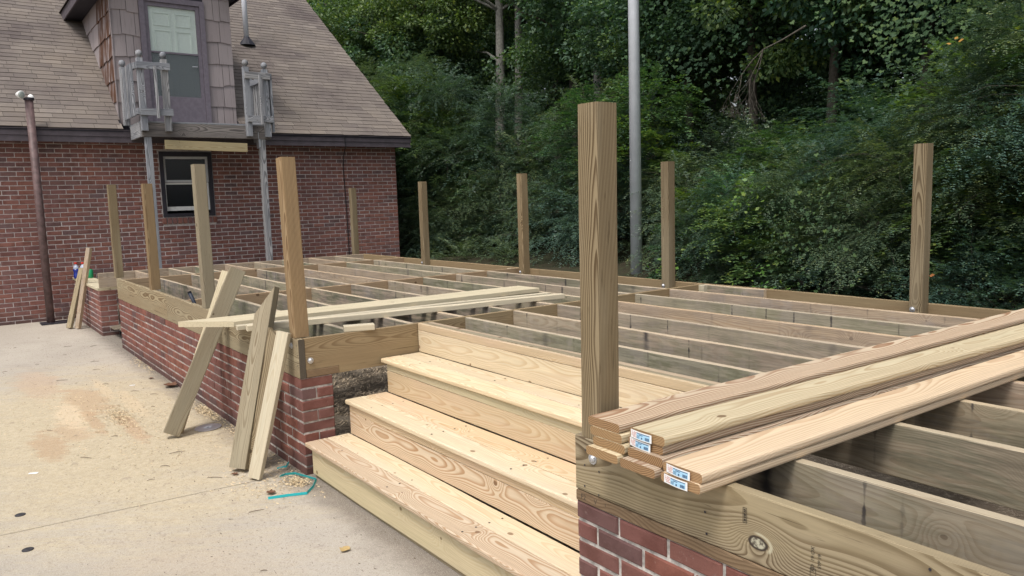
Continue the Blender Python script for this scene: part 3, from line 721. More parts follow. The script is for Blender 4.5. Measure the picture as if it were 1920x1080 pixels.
for k in range(4):
    h = zr1[k] - zr0[k]; up = .046 if k else .001
    x0 = SX0 + (.02 if k < 3 else -.03)
    if k == 0:
        plank('riser', (x0, ry[k] + .012, (zr0[k] + zr1[k])/2), (1, 0, 0), (0, 0, 1), SX1 - x0, h, .024, rm[k][1], st, .003)
    else:
        plank('riser', (x0, ry[k] + .0125, zr1[k] - up/2), (1, 0, 0), (0, 0, 1), SX1 - x0, up - .002, .025, rm[k][0], st, .003)
        plank('riser', (x0, ry[k] + .012, (zr0[k] + zr1[k] - up)/2), (1, 0, 0), (0, 0, 1), SX1 - x0, h - up - .001, .024, rm[k][1], st, .003)
plank('kick_board', (SX0 + .03, .060, G + .012), (1, 0, 0), (0, 1, 0), SX1 - SX0 - .04, .05, .022, M_treated, st)
for xx in (.30, .98, 1.66, 2.34):
    m = MB(); pr = [(.05, G), (.05, zt[0] - TT), (.30, zt[0] - TT), (.315, zt[1] - TT), (.57, zt[1] - TT), (.585, zt[2] - TT), (.80, zt[2] - TT), (.80, zt[1] - .25), (.35, G)]
    n = len(pr); v = [(xx, y, z) for y, z in pr] + [(xx + .038, y, z) for y, z in pr]
    m.add(v, [tuple(range(n)), tuple(reversed(range(n, 2*n)))] + [(i, i+n, (i+1) % n + n, (i+1) % n) for i in range(n)])
    m.obj('stringer', M_treated, st)
# screws
m = MB()
for k in range(3):
    for xx in (.32, 1.0, 1.68, 2.36):
        for yy in (.035, .105, .175, .245): m.lathe([(.0052, 0), (.0052, .0006)], 6, (xx, -.008 + .2655*k + yy, zt[k]))
o = m.obj('screw_heads', M_black, st); o['kind'] = 'stuff'

# ------------------------------------------------------------------ stack of decking boards on the near corner
def label_on(board, W):
    """printed paper tag stapled to the board end, curling; built flat on its own frame (x right, y up)"""
    m = MB(); n = 8; w, h = .086, .0245
    cz = lambda u: .004*math.sin(u*math.pi) + .003*u*u
    m.v = [(w*(i/n - .5), s*h/2, cz(i/n)) for i in range(n+1) for s in (-1, 1)]
    m.f = [(2*i, 2*i+2, 2*i+3, 2*i+1) for i in range(n)]
    L_ = obj('product_label', m.mesh('product_label'), M_paper, W, board)
    def strip(nm, mat, rects, dz):
        q = MB()
        for (x0, x1, y0, y1) in rects:
            k_ = max(1, int((x1-x0)/.006)); s0 = len(q.v)
            for i in range(k_+1):
                u = x0 + (x1-x0)*i/k_
                for yy in (y0, y1): q.v.append((u, yy, cz(u/w + .5) + dz))
            q.f += [(s0+2*i, s0+2*i+2, s0+2*i+3, s0+2*i+1) for i in range(k_)]
        return obj(nm, q.mesh(nm), mat, W, board)
    strip('label_field', M_lblue, [(-.016, .037, -.0095, .0085)], .0003)
    strip('label_print', M_lred, [(-.037 + .0042*i + random.uniform(0, .001), -.0345 + .0042*i, -.008 + .0045*j, -.0052 + .0045*j) for i in range(5) for j in range(4) if (i*3 + j*5 + i*j) % 7 > 0], .0004)
    bars = [(.019 + .0016*i, .0198 + .0016*i + (.0005 if i % 3 else 0), -.008, .0005) for i in range(10)]
    lines = [(-.015, .036, .0062, .0082), (-.006, .010, .0022, .0042), (-.015, -.002, -.0012, 0), (-.015, -.003, -.0042, -.003), (-.015, -.004, -.0072, -.006), (.0035, .0085, -.0078, -.0025)]
    strip('label_print', M_ldark, bars + lines, .0006)
T5 = .0278
stack = [  # name, x centre at front, layer, y front, slope, material, label
 (2.692, 0, -.107, .016, M_deck_yellow, 'decking board at the bottom left of the lumber stack, end sticking out furthest', None),
 (2.843, 0, -.112, .022, M_deck_bold, 'bottom decking board with a dark knot at its end, under the middle column', None),
 (2.702, 1, -.087, .017, M_deck_yellow, 'decking board second from the bottom in the left column of the lumber stack', None),
 (2.851, 1, -.088, .024, M_deck_bold, 'decking board just under the lower tag of the middle column of the stack', None),
 (2.687, 2, -.084, .018, M_deck_yellow, 'decking board second from the top in the left column of the lumber stack', None),
 (2.836, 2, -.070, .032, M_deck_bold, 'tagged decking board second from the top in the middle column, striped edge', (.0, -.02)),
 (2.675, 3, -.081, .020, M_deck_bold, 'topmost left decking board with bold brown zigzag grain, against the tallest post', None),
 (2.846, 3, -.074, .034, M_deck_yellow, 'topmost middle decking board with pale yellow face and a creased tag on its end', (.006, -.025)),
 (2.998, 0, -.108, .022, M_deck_pink, 'lowest right decking board of the stack, with the lowest blue tag', (.004, -.005)),
 (3.000, 1, -.102, .026, M_deck_pink, 'pinkish decking board on top of the right column of the stack, blue tag on end', (.002, 0))]
for (xc, ly, yf, sl, m_, lab, lb) in stack:
    d = Vector((math.sin(sl), math.cos(sl), 0))
    o = plank('decking_board', (xc, yf, T5*(ly + .5) + .001 + .0004*ly), d, (1, 0, 0), 3.66, .1385, T5 - .0006, m_, None, .008, 0, 0, .0007)
    tag(o, lab, 'board', 'decking boards stacked on the deck corner')
    if lb:
        W = Matrix.Translation((xc - .010 + lb[1]*.3, yf - .0035, T5*(ly + .5) + .001)) @ Matrix.Rotation(sl*-1, 4, 'Z') @ Matrix.Rotation(math.radians(90), 4, 'X') @ Matrix.Rotation(math.radians(-2 + lb[0]*300), 4, 'Z')
        label_on(o, W)

# ------------------------------------------------------------------ loose timber
def loose(name, p0, xd, yd, L, W, T, mat, lab, cat='board', group=None, m0=0.0, m1=0.0, r=.004):
    o = plank(name, p0, xd, yd, L, W, T, mat, None, r, m0, m1); return tag(o, lab, cat, group)
dv = Vector((-.81 + .94, 2.36 + .264, 0))
loose('loose_board', (-.94, -.264, .0195), dv, (1, -.05, 0), 2.62, .28, .037, M_boardpale, 'wide pale plank with a slanted end lying across the joists beside the second front post', 'board', None, .29, .02)
loose('thin_strip', (-.655, -.15, .016), (.24, 2.39, 0), (1, 0, 0), 2.40, .06, .030, M_cream, 'thin cream strip lying nearest the wide plank across the joists', 'board', 'thin strips across the joists')
loose('thin_strip', (-.565, -.115, .020), (.34, 2.35, 0), (1, 0, 0), 2.37, .062, .038, M_cream, 'thin cream strip nearest the steps of the pair lying across the joists', 'board', 'thin strips across the joists')
loose('wood_offcut', (-.068, .322, .0195), (.058, .17, 0), (1, -.2, 0), .185, .07, .037, M_cream, 'short cream offcut block resting on the beam beside the steps', 'block')
def lean_board(name, F, Tp, W, T, side, mat, lab, group, m0=0.0, m1=0.0, cat='board', hgt=0.0):
    F = Vector(F); d = Vector(Tp) - F
    return loose(name, F + Vector((0, 0, hgt)), d, side, d.length, W, T, mat, lab, cat, group, m0, m1)
gA = 'timbers leaning on the deck edge'
lean_board('leaning_board', (-1.375, -.440, G + .03), (-1.36, .10, .335), .112, .062, (.22, .93, -.30), M_prop, 'thick olive board leaning over the deck edge with a knot near its top', gA)
lean_board('leaning_board', (-1.47, -.385, G + .015), (-1.60, .10, .30), .09, .038, (.55, .80, -.3), M_boardpale, 'pale board leaning behind the thick olive one, mostly hidden', gA)
lean_board('leaning_board', (-.345, -.285, G + .02), (-.500, .005, .185), .115, .06, (.75, .55, 0), M_prop, 'brown leaning board with a long slanted pinkish tip, left of the pale stick', gA, .0, .19)
lean_board('leaning_board', (-.285, -.225, G + .012), (-.345, -.02, .01), .07, .03, (.75, .5, 0), M_post, 'slim dark stick hidden between two leaning boards near the brick pier', gA, .0, -.05)
lean_board('leaning_board', (-.135, -.262, G + .012), (-.108, -.04, .04), .082, .038, (.80, .60, 0), M_cream, 'pale leaning stick nearest the brick pier of the steps', gA)
gP = 'sticks leaning on the short capped wall'
lean_board('leaning_board', (-7.82, -.275, G + .012), (-7.985, -.03, -.005), .085, .042, (.85, .5, 0), M_prop, 'shorter grey green stick leaning on the short capped wall', gP)
lean_board('leaning_board', (-7.715, -.185, G + .012), (-7.69, .04, .285), .075, .045, (.85, .5, 0), M_joist_c, 'taller brown stick leaning on the short capped wall', gP)

# ------------------------------------------------------------------ house
HX = -9.0
house = empty('house', (-11.5, 0, G)); tag(house, 'dark red brick house with steep brown shingle roof, shake dormer and glass door', 'house')
HY0, HY1 = -6.0, 5.565
win = (1.325, 2.135, .655, 1.70)
hw = empty('front_wall', (HX, 0, G), house)
mb = MB()
for (y0, y1, z0, z1) in ((HY0, win[0], G - .2, 2.0), (win[1], HY1 - .006, G - .2, 2.0), (win[0], win[1], G - .2, win[2]), (win[0], win[1], win[3], 2.0)): mb.box(HX - .2, HX - .006, y0, y1, z0, z1)
mb.obj('mortar', M_mortar_h, hw)
rects = brick_rows(HY0, HY1, 1.86, 40, starts=lambda r: HY1 - .203*57 - (.1015 if r % 2 else 0) + .01, holes=[(win[0] - .0, win[1] + .0, win[2] - .115, win[3])], lastclip=G - .05)
def hkey(q):
    c, z = (q[0] + q[1])/2, (q[2] + q[3])/2
    vis = (-1.0 < c < 5.6) and z < 1.65 and not (c > .25 and z < -.16) and not (2.75 > c > 1.9 and z > 1.4)
    return (0 if vis else 1, abs(c - 1.8)*.35 + abs(z - .55))
lay_bricks(rects, (HX, 0, 0), (0, 1, 0), (1, 0, 0), .09, M_hbrick, hw, 290, hkey, M_hbrick_st)
mb = MB(); mb.box(-17, HX - .205, HY1 - .20, HY1, G - .2, 2.0); mb.box(-17, -16.8, HY0, HY1 - .21, G - .2, 2.0)
mb.obj('side_wall', M_hbrick_st, house)
# rowlock sill
nb = 11
sill = empty('window_sill', (HX, win[0], win[2] - .06), house)
for i in range(nb):
    y0 = win[0] - .03 + (win[1] - win[0] + .06)*i/nb
    obj('brick', brick_mesh(.064, .095, .09, 'sill'), M_hbrick, Matrix(((0, 1, 0, HX + .022), (1, 0, 0, y0 + .039), (0, 0, 1, win[2] - .062), (0, 0, 0, 1))) @ Matrix.Diagonal((1, 1, 1, 1)), sill)
# window
wd = empty('window', (HX, win[0], win[2]), house)
mb = MB(); y0, y1, z0, z1 = win; f_ = .075
for (ya, yb, za, zb) in ((y0, y1, z1 - f_, z1), (y0, y1, z0, z0 + .055), (y0, y0 + .06, z0 + .055, z1 - f_), (y1 - .06, y1, z0 + .055, z1 - f_)): mb.box(HX - .09, HX + .012, ya, yb, za, zb)
mb.obj('window_frame', M_trim_d, wd)
zm = (z0 + z1)/2 + .035
mb = MB()
for (ya, yb, za, zb) in ((y0 + .06, y1 - .06, z1 - f_ - .04, z1 - f_), (y0 + .06, y1 - .06, zm, zm + .035), (y0 + .06, y0 + .095, zm + .035, z1 - f_ - .04), (y1 - .095, y1 - .06, zm + .035, z1 - f_ - .04)): mb.box(HX - .055, HX - .028, ya, yb, za, zb)
mb.obj('upper_sash', M_sash, wd)
mb = MB()
for (ya, yb, za, zb) in ((y0 + .06, y1 - .06, zm - .035, zm - .006), (y0 + .06, y1 - .06, z0 + .10, z0 + .165), (y0 + .06, y0 + .085, z0 + .165, zm - .035), (y1 - .095, y1 - .06, z0 + .165, zm - .035)): mb.box(HX - .08, HX - .058, ya, yb, za, zb)
mb.obj('lower_sash', M_white, wd)
mb = MB(); mb.box(HX - .048, HX - .044, y0 + .09, y1 - .09, zm + .03, z1 - f_ - .03); mb.box(HX - .073, HX - .069, y0 + .08, y1 - .09, z0 + .16, zm - .03); mb.obj('pane', M_glass, wd)
mb = MB(); mb.box(HX - .6, HX - .21, y0 - .2, y1 + .2, z0 - .2, z1 + .2); mb.obj('interior', M_room, wd)
# eaves
RE = (-8.70, 2.012); SLP = .753
rz = lambda x: RE[1] + SLP*(RE[0] - x)
RY0, RY1 = -6.2, 5.75
for (za, zb, xo) in ((1.808, 1.892, 0.0), (1.895, 1.975, .012)):
    mb = MB(); mb.box(RE[0] - .05, RE[0] - .018 + xo, RY0, RY1 - .004, za, zb); mb.obj('fascia_board', M_trim, house)
mb = MB(); mb.box(HX - .1, RE[0] - .05, RY0, RY1 - .01, 1.83, 1.85); mb.obj('soffit', M_trim_d, house)
# roof
DY0, DY1 = .785, 2.60           # dormer sides
DX = -8.985
RIDGE = -14.6
roof = empty('roof', (RIDGE, 0, rz(RIDGE)), house)
mb = MB()
def roofpanel(xa, xb, ya, yb, th=.05):
    za, zb = rz(xa), rz(xb)
    mb.add([(xa, ya, za - .012), (xb, ya, zb - .012), (xb, yb, zb - .012), (xa, yb, za - .012), (xa, ya, za - th), (xb, ya, zb - th), (xb, yb, zb - th), (xa, yb, za - th)],
           [(0, 3, 2, 1), (4, 5, 6, 7), (0, 1, 5, 4), (1, 2, 6, 5), (2, 3, 7, 6), (3, 0, 4, 7)])
roofpanel(RE[0], RIDGE, RY0, DY0); roofpanel(RE[0], RIDGE, DY1, RY1); roofpanel(DX - .02, RIDGE, DY0, DY1)
zz = rz(RIDGE); mb.add([(RIDGE, RY0, zz - .012), (RIDGE - 5.9, RY0, 2.0), (RIDGE - 5.9, RY1, 2.0), (RIDGE, RY1, zz - .012)], [(0, 1, 2, 3)])
mb.add([(RE[0] - .06, HY1 - .02, 1.9), (RIDGE, HY1 - .02, zz - .08), (RIDGE - 5.8, HY1 - .02, 1.9)], [(0, 1, 2)])
mb.obj('roof_deck', M_trim_d, roof)
for (za, zb) in ((-.16, -.045),):
    m2 = MB(); xa, xb = RE[0] - .02, RIDGE
    m2.add([(xa, RY1 - .03, rz(xa) + za), (xb, RY1 - .03, rz(xb) + za), (xb, RY1 - .03, rz(xb) + zb), (xa, RY1 - .03, rz(xa) + zb), (xa, RY1 - .005, rz(xa) + za), (xb, RY1 - .005, rz(xb) + za), (xb, RY1 - .005, rz(xb) + zb), (xa, RY1 - .005, rz(xa) + zb)],
           [(0, 1, 2, 3), (7, 6, 5, 4), (0, 4, 5, 1), (3, 2, 6, 7)])
    m2.obj('rake_board', M_trim, house)
up = Vector((-1, 0, SLP)).normalized(); nrm = Vector((SLP, 0, 1)).normalized()
EXP, TW = .127, .305
def tabmesh(w):
    return mesh('shingle', [(-w/2, 0, .0), (w/2, 0, .0), (w/2, EXP + .03, 0), (-w/2, EXP + .03, 0), (-w/2, 0, .009), (w/2, 0, .009), (w/2, EXP + .03, .006), (-w/2, EXP + .03, .006)],
                [(0, 3, 2, 1), (4, 5, 6, 7), (0, 1, 5, 4), (1, 2, 6, 5), (2, 3, 7, 6), (3, 0, 4, 7)])
TABM = tabmesh(TW - .005)
rest = MB(); cnt = 0
rows = int(((RE[0] - RIDGE) * math.sqrt(1 + SLP*SLP)) / EXP)
cands = []
for r in range(rows):
    s0 = RY0 + random.choice((0, .1, .2)) + (TW/2 if r % 2 else 0) - TW
    pos = Vector((RE[0] + .012, 0, RE[1] - .009)) + up*(EXP*r)
    y_ = s0
    while y_ < RY1:
        a0, b0 = max(y_, RY0), min(y_ + TW - .005, RY1); y_ += TW
        if b0 - a0 < .03: continue
        if pos.x > DX - .12 and b0 > DY0 and a0 < DY1:
            if a0 < DY0 - .03: b0 = DY0
            elif b0 > DY1 + .03: a0 = DY1
            else: continue
        # inside the dormer
        if pos.z < 4.25 and b0 > DY0 + .05 and a0 < DY1 - .05 and pos.x <= DX:
            if a0 < DY0: b0 = DY0 + .02
            elif b0 > DY1: a0 = DY1 - .02
            else: continue
        cands.append((r, a0, b0, pos.copy()))
def vis(c): return -.75 < c[1] and c[2] < 5.7
order = sorted(cands, key=lambda c: (0 if vis(c) else 1, c[0]))
for i, (r, a0, b0, pos) in enumerate(order):
    w = b0 - a0; cy = (a0 + b0)/2; tilt = .036 + random.uniform(-.012, .016); jx_ = random.uniform(-.006, .006)
    x_ = Vector((0, 1, 0)); y_ = (up*math.cos(tilt) - nrm*math.sin(tilt)); z_ = x_.cross(y_)
    if z_.dot(nrm) < 0: x_ = -x_; z_ = x_.cross(y_)
    p = pos + up*jx_ + nrm*.006; p.y = cy
    W = Matrix(((x_.x, y_.x, z_.x, p.x), (x_.y, y_.y, z_.y, p.y), (x_.z, y_.z, z_.z, p.z), (0, 0, 0, 1)))
    if i < 290:
        if abs(w - (TW - .005)) > .002: W = W @ Matrix.Diagonal((w/(TW - .005), 1, 1, 1))
        obj('shingle', TABM, M_shing, W, roof)
    else:
        sx = w/(TW - .005)
        rest.add([W @ Vector((v.co.x*sx, v.co.y, v.co.z)) for v in TABM.vertices], [tuple(q.vertices) for q in TABM.polygons])
o = rest.obj('shingle', M_shing_st, roof); o['kind'] = 'stuff'
# drip edge
mb = MB(); mb.box(RE[0] - .02, RE[0] + .016, RY0, RY1, 1.988, 1.996); mb.obj('drip_edge', M_trim, house)
# vent pipe
vp = MB(); vx, vy = -11.30, 3.63; vz = rz(vx)
vp.tube([(vx, vy, vz - .1), (vx, vy, vz + 1.9)], .05, 12); v_ = vp.obj('vent_pipe', M_pvc, house, None, True)
vb = MB(); vb.lathe([(.16, -.03), (.11, .05), (.07, .10), (.055, .13)], 12, (vx + .02, vy, vz)); vb.obj('vent_boot', M_boot, v_)

# ---- dormer
dm = empty('dormer', (DX, 1.7, 2.0), house)
DZ1 = 4.9
mb = MB(); mb.box(-11.9, DX - .02, DY0 + .02, DY1 - .02, 1.95, DZ1); mb.obj('dormer_core', M_trim_d, dm)
def shakemesh(w, h):
    j = [random.uniform(-.018, .018) for _ in range(2)]
    return mesh('shake', [(-w/2, j[0], 0), (w/2, j[1], 0), (w/2, h, 0), (-w/2, h, 0), (-w/2, j[0], .024), (w/2, j[1], .021), (w/2, h, .004), (-w/2, h, .004)],
                [(0, 3, 2, 1), (4, 5, 6, 7), (0, 1, 5, 4), (1, 2, 6, 5), (2, 3, 7, 6), (3, 0, 4, 7)])
SHH = .346
for r in range(8):
    z0 = 2.442 + SHH*(r - 1) - .03*(0)
    for (ya, yb) in ((DY0 + .0, 1.20), (2.175, DY1)):
        y_ = ya
        while y_ < yb - .02:
            w = min(random.choice((.11, .15, .20, .24)), yb - y_)
            if yb - y_ - w < .05: w = yb - y_
            if z0 > 1.9: obj('shake', shakemesh(w - .007, SHH + .03), M_shake, Matrix(((0, 0, 1, DX - .018), (1, 0, 0, y_ + w/2), (0, 1, 0, z0 + random.uniform(-.012, .012)), (0, 0, 0, 1))), dm)
            y_ += w
    # cheek, facing -Y
    x_ = DX
    zc = z0
    while x_ > -11.6:
        w = random.choice((.12, .17, .22, .27))
        if rz(x_ - w) < zc + SHH + .1 and rz(x_) < 4.3:
            obj('shake', shakemesh(w - .003, SHH + .03), M_shake_st if (x_ > DX - 1.05 and r > 0) else M_shake, Matrix(((1, 0, 0, x_ - w/2), (0, 0, -1, DY0 + .018), (0, 1, 0, zc + random.uniform(-.012, .012)), (0, 0, 0, 1))), dm)
        x_ -= w
plank('corner_board', (DX + .004, DY0 + .006, 2.0), (0, 0, 1), (0, 1, 0), 2.9, .02, .02, M_shake, dm)
# dormer eaves: soffit, fascia and roof slope on each side
for (yo, yi, s) in ((.50, DY0, 1), (2.80, DY1, -1)):
    ze = 4.14 if s > 0 else 4.24
    xa = RE[0] + .15; xb = -12.3
    mb = MB(); mb.box(xb, xa, min(yo + s*.02, yi), max(yo + s*.02, yi), ze, ze + .015); mb.obj('dormer_soffit', M_trim_d, dm)
    mb = MB(); mb.box(xb, xa + .01, min(yo, yo + s*.022), max(yo, yo + s*.022), ze - .02, ze + .15); mb.obj('dormer_fascia', M_trim, dm)
    mb = MB(); mb.add([(xb, yo - s*.03, ze + .145), (xa + .03, yo - s*.03, ze + .145), (xa + .03, (DY0+DY1)/2, ze + 1.2), (xb, (DY0+DY1)/2, ze + 1.2), (xb, yo - s*.03, ze + .165), (xa + .03, yo - s*.03, ze + .165), (xa + .03, (DY0+DY1)/2, ze + 1.22), (xb, (DY0+DY1)/2, ze + 1.22)],
                      [(0, 1, 2, 3), (7, 6, 5, 4), (0, 4, 5, 1), (1, 5, 6, 2), (3, 2, 6, 7), (0, 3, 7, 4)]); mb.obj('dormer_roof', M_shing_st, dm)
# door
dr = empty('storm_door', (DX, 1.68, 2.1), house)
fy0, fy1, fz0, fz1 = 1.20, 2.175, 2.05, 4.09
def ring(y0, y1, z0, z1, wl_, wr_, wt, wb, x0, x1):
    m = MB(); m.box(x0, x1, y0, y1, z1 - wt, z1)
    if wb: m.box(x0, x1, y0, y1, z0, z0 + wb)
    m.box(x0, x1, y0, y0 + wl_, z0 + wb, z1 - wt); m.box(x0, x1, y1 - wr_, y1, z0 + wb, z1 - wt); return m
ring(fy0, fy1, fz0, fz1, .075, .075, .08, 0, DX - .02, DX + .045).obj('door_frame', M_storm, dr)
ring(fy0 + .077, fy1 - .077, fz0, fz1 - .082, .055, .055, .06, .52, DX - .02, DX + .018).obj('door_stile', M_storm, dr)
iy0, iy1 = fy0 + .135, fy1 - .135
mb = MB(); mb.box(DX - .012, DX + .014, iy0, iy1, 3.235, 3.262); mb.obj('mid_rail', M_storm, dr)
mb = MB(); mb.box(DX + .003, DX + .006, iy0, iy1, 3.262, fz1 - .142); mb.obj('pane', M_pane, dr)
mb = MB(); mb.box(DX + .003, DX + .006, iy0, iy1, fz0 + .52, 3.235); mb.obj('screen', M_screen, dr)
ip = MB(); ip.box(DX - .0195, DX - .0165, iy0 - .03, iy1 + .03, fz0 + .5, fz1 - .11); inner = ip.obj('inner_door', M_doorw, dr)
for (ya, yb) in ((iy0 + .07, 1.655), (1.725, iy1 - .07)):
    for (za, zb) in ((3.66, 3.87), (3.20, 3.60), (2.40, 2.94)):
        m2 = MB()
        for t0, d0 in ((0, .0035), (.02, .0005)):
            pass
        m2 = ring(ya, yb, za, zb, .02, .02, .02, .02, DX - .0164, DX - .0045)
        m2.obj('door_panel', M_doorw, inner)
mb = MB(); mb.tube([(DX + .018, fy1 - .17, 3.05), (DX + .06, fy1 - .17, 3.05), (DX + .06, fy1 - .25, 3.05)], .008, 8); mb.obj('door_handle', M_galv, dr)
# cable
cb = MB(); cb.tube([(RE[0] + .004, 4.40, 1.99), (RE[0] + .006, 4.40, 1.8), (-8.85, 4.43, 1.65), (-8.985, 4.47, 1.45), (-8.985, 4.49, .6), (-8.985, 4.50, -.8)], .008, 6)
tag(cb.obj('cable', M_black), 'thin black cable hanging down the brick wall from the eave', 'cable')

# ---- balcony
bal = empty('balcony', (-8.4, 1.8, G)); tag(bal, 'weathered grey wooden balcony with broken railing below the dormer door', 'balcony')
BX = -8.0
Y0b, Y1b = .885, 2.80
def vpost(y, z0, z1, s=.085, x=BX + .045, fin=True, nm='railing_post'):
    o = obj(nm, plank_mesh(nm, z1 - z0, s, s, .004), M_grey, frame((x, y, z0), (0, 0, 1), (0, 1, 0)), bal)
    if fin:
        m = MB(); m.lathe([(.022, 0), (.026, .03), (.044, .034), (.046, .06), (.044, .085), (.028, .104), (.008, .112)], 10)
        obj('finial', m.mesh('finial', True), M_grey, Matrix.Translation((x, y, z1)), o)
    return o
plank('rim_beam', (BX - .019, Y0b + .02, 1.945), (0, 1, 0), (0, 0, 1), Y1b - Y0b - .02, .2, .038, M_grey_d, bal)
plank('rim_beam', (BX - .04, Y0b + .02, 1.945), (-1, 0, 0), (0, 0, 1), .68, .2, .038, M_grey, bal)
plank('rim_beam', (BX - .04, Y1b - .02, 1.945), (-1, 0, 0), (0, 0, 1), .68, .2, .038, M_grey, bal)
for i in range(6): plank('floor_board', (BX - .07 - .142*i, Y0b + .01, 2.058), (0, 1, 0), (1, 0, 0), Y1b - Y0b - .02, .138, .024, M_grey, bal)
plank('brace_board', (BX + .002, 1.20, 1.735), (0, 1, -.025), (0, 0, 1), 1.21, .135, .036, M_brace, bal)
PB, PC, PD, PE = .935, 1.262, 2.45, 2.745
vpost(PB, 1.925, 2.955); vpost(PC, 1.925, 2.955); vpost(PD, 1.88, 2.94); vpost(PE, 1.875, 2.92); vpost(.865, 2.07, 2.94, .085, -8.80)
vpost(2.76, 2.07, 2.9, .085, -8.75, False)
def hrail(y0, y1, z, x=BX + .105, h=.10): return plank('rail', (x, y0, z), (0, 1, 0), (0, 0, 1), y1 - y0, h, .036, M_grey, bal)
hrail(PB - .06, PC + .065, 2.845); hrail(PB - .05, PC + .065, 2.19); hrail(PD - .035, PE + .06, 2.81); hrail(PD - .03, PE + .075, 2.145)
def baluster(x, y, z0, z1): return obj('baluster', plank_mesh('baluster', z1 - z0, .036, .036, .003), M_grey, frame((x, y, z0), (0, 0, 1), (0, 1, 0)), bal)
baluster(BX + .142, 1.115, 2.10, 2.84); baluster(BX + .142, 2.63, 2.06, 2.82)
baluster(BX + .06, PE + .085, 1.95, 2.86)
for (yy, z1, z2) in ((.865, 2.84, 2.20), (2.775, 2.80, 2.14)):
    plank('rail', (BX + .09, yy, z1), (-1, 0, 0), (0, 0, 1), .87, .085, .036, M_grey, bal); plank('rail', (BX + .09, yy, z2), (-1, 0, 0), (0, 0, 1), .87, .085, .036, M_grey, bal)
    for i in range(7):
        baluster(BX - .02 - .105*i, yy + (-.037 if yy < 2 else .037), z2 - .06, z1 + .04)
for yy, zt_ in ((.985, 1.842), (2.67, 1.842)): plank('support_leg', (BX - .06, yy, G), (0, 0, 1), (0, 1, 0), zt_ - G, .088, .088, M_grey, bal)
mb = MB(); mb.box(BX - .10, BX + .003, 2.60, 2.606, 1.70, 1.95); mb.box(BX - .016, BX - .012, 2.607, 2.63, 1.72, 1.94); mb.obj('strap', M_galv, bal)

# ---- pipe with flood lamp
fp = empty('lamp_pipe', (-8.62, -.41, G)); tag(fp, 'tall brown metal pipe against the house wall topped by a round flood lamp', 'lamp post')
mb = MB(); mb.tube([(-8.62, -.41, G), (-8.62, -.41, 2.37)], .053, 16); mb.obj('pipe', M_pipe, fp, None, True)
mb = MB(); mb.lathe([(.066, 0), (.066, .03), (.02, .04)], 16, (-8.62, -.41, 2.37)); mb.obj('pipe_cap', M_trim_d, fp)
W = frame((-8.86, -.42, 2.44), (.2, .98, 0), (0, 0, 1))
mb = MB(); mb.lathe([(.03, -.13), (.045, -.10), (.085, -.02), (.085, .0), (.075, .003)], 18); lh = obj('lamp_head', mb.mesh('lamp_head', True), M_white, frame((-8.54, -.50, 2.43), (-.6, .8, 0), (.1, .1, .98)) @ Matrix.Diagonal((.66, .66, .66, 1)), fp)
mb = MB(); mb.lathe([(.074, .003), (.06, .012), (.03, .02), (.008, .022)], 18); obj('lamp_lens', mb.mesh('lamp_lens', True), M_lens, frame((-8.54, -.50, 2.43), (-.6, .8, 0), (.1, .1, .98)) @ Matrix.Diagonal((.66, .66, .66, 1)), lh)
mb = MB(); mb.lathe([(.03, -.13), (.045, -.10), (.07, -.02), (.07, .0), (.01, .01)], 18); obj('lamp_head', mb.mesh('lamp_head', True), M_white, frame((-8.65, -.385, 2.42), (.6, .8, 0), (-.1, .1, .98)) @ Matrix.Diagonal((.55, .55, .55, 1)), fp)
mb = MB(); mb.box(-8.78, -8.50, -.54, -.14, G, G + .02); mb.obj('base_pad', M_trim_d, fp)

# ---- light pole behind the deck
lp = empty('light_pole', (-3.09, 6.0, -.4)); tag(lp, 'tall smooth grey metal pole standing behind the deck in front of the shrubs', 'pole')
mb = MB(); mb.tube([(-3.09, 6.0, -.7), (-3.09, 6.0, 9.0)], [.082, .058], 20); mb.obj('pole_shaft', M_pole, lp, None, True)
mb = MB(); mb.lathe([(.14, 0), (.14, .03), (.095, .05)], 16, (-3.09, 6.0, -.35)); mb.obj('pole_base', M_pole, lp)

# ------------------------------------------------------------------ small things
def bottle(loc, lab):
    b_ = empty('bottle', loc); tag(b_, lab, 'bottle', 'blue drink bottles on the capped wall')
    for nm, pr, mt in (('bottle_body', [(.036, 0), (.042, .006), (.042, .05), (.037, .065), (.037, .10), (.042, .115), (.042, .14)], M_blue), ('bottle_neck', [(.042, .1402), (.040, .16), (.028, .188), (.017, .2), (.017, .212)], M_clear), ('bottle_cap', [(.020, .2125), (.021, .218), (.021, .236), (.019, .24)], M_red)):
        m = MB(); m.lathe(pr, 16); obj(nm, m.mesh(nm, True), mt, Matrix.Translation(loc), b_)
    return b_
zc_ = -.1972
bottle((-8.70, -.015, zc_), 'blue drink bottle with red cap standing nearest the house, farthest left on the capped wall')
bottle((-8.62, .065, zc_), 'blue drink bottle with red cap, right one of the two beside the leaning sticks')
mb = MB(); mb.lathe([(.034, 0), (.037, .004), (.037, .115), (.03, .125), (.03, .128)], 16)
gc = mb.obj('green_can', M_green, None, Matrix.Translation((-8.58, .15, zc_)), True); tag(gc, 'small green can standing on the capped wall right of the blue bottles', 'can')
mb = MB(); mb.add([(-.05, 0, 0), (.05, 0, 0), (.06, .004, .05), (.0, .006, .085), (-.05, .004, .055)], [(0, 1, 2, 3, 4)])
mb = MB(); mb.tube([(-2.36, .10, -.16), (-2.40, .05, -.03), (-2.43, .015, .085)], [.013, .014, .016], 10); th = mb.obj('tool_handle', M_handle, None, None, True)
m = MB(); m.tube([(-2.43, .015, .085), (-2.4325, .012, .098)], [.018, .013], 10); m.obj('handle_cap', M_black, th, None, True)
tag(th, 'dark blue tool handle sticking up out of the joists behind the middle front post', 'tool')
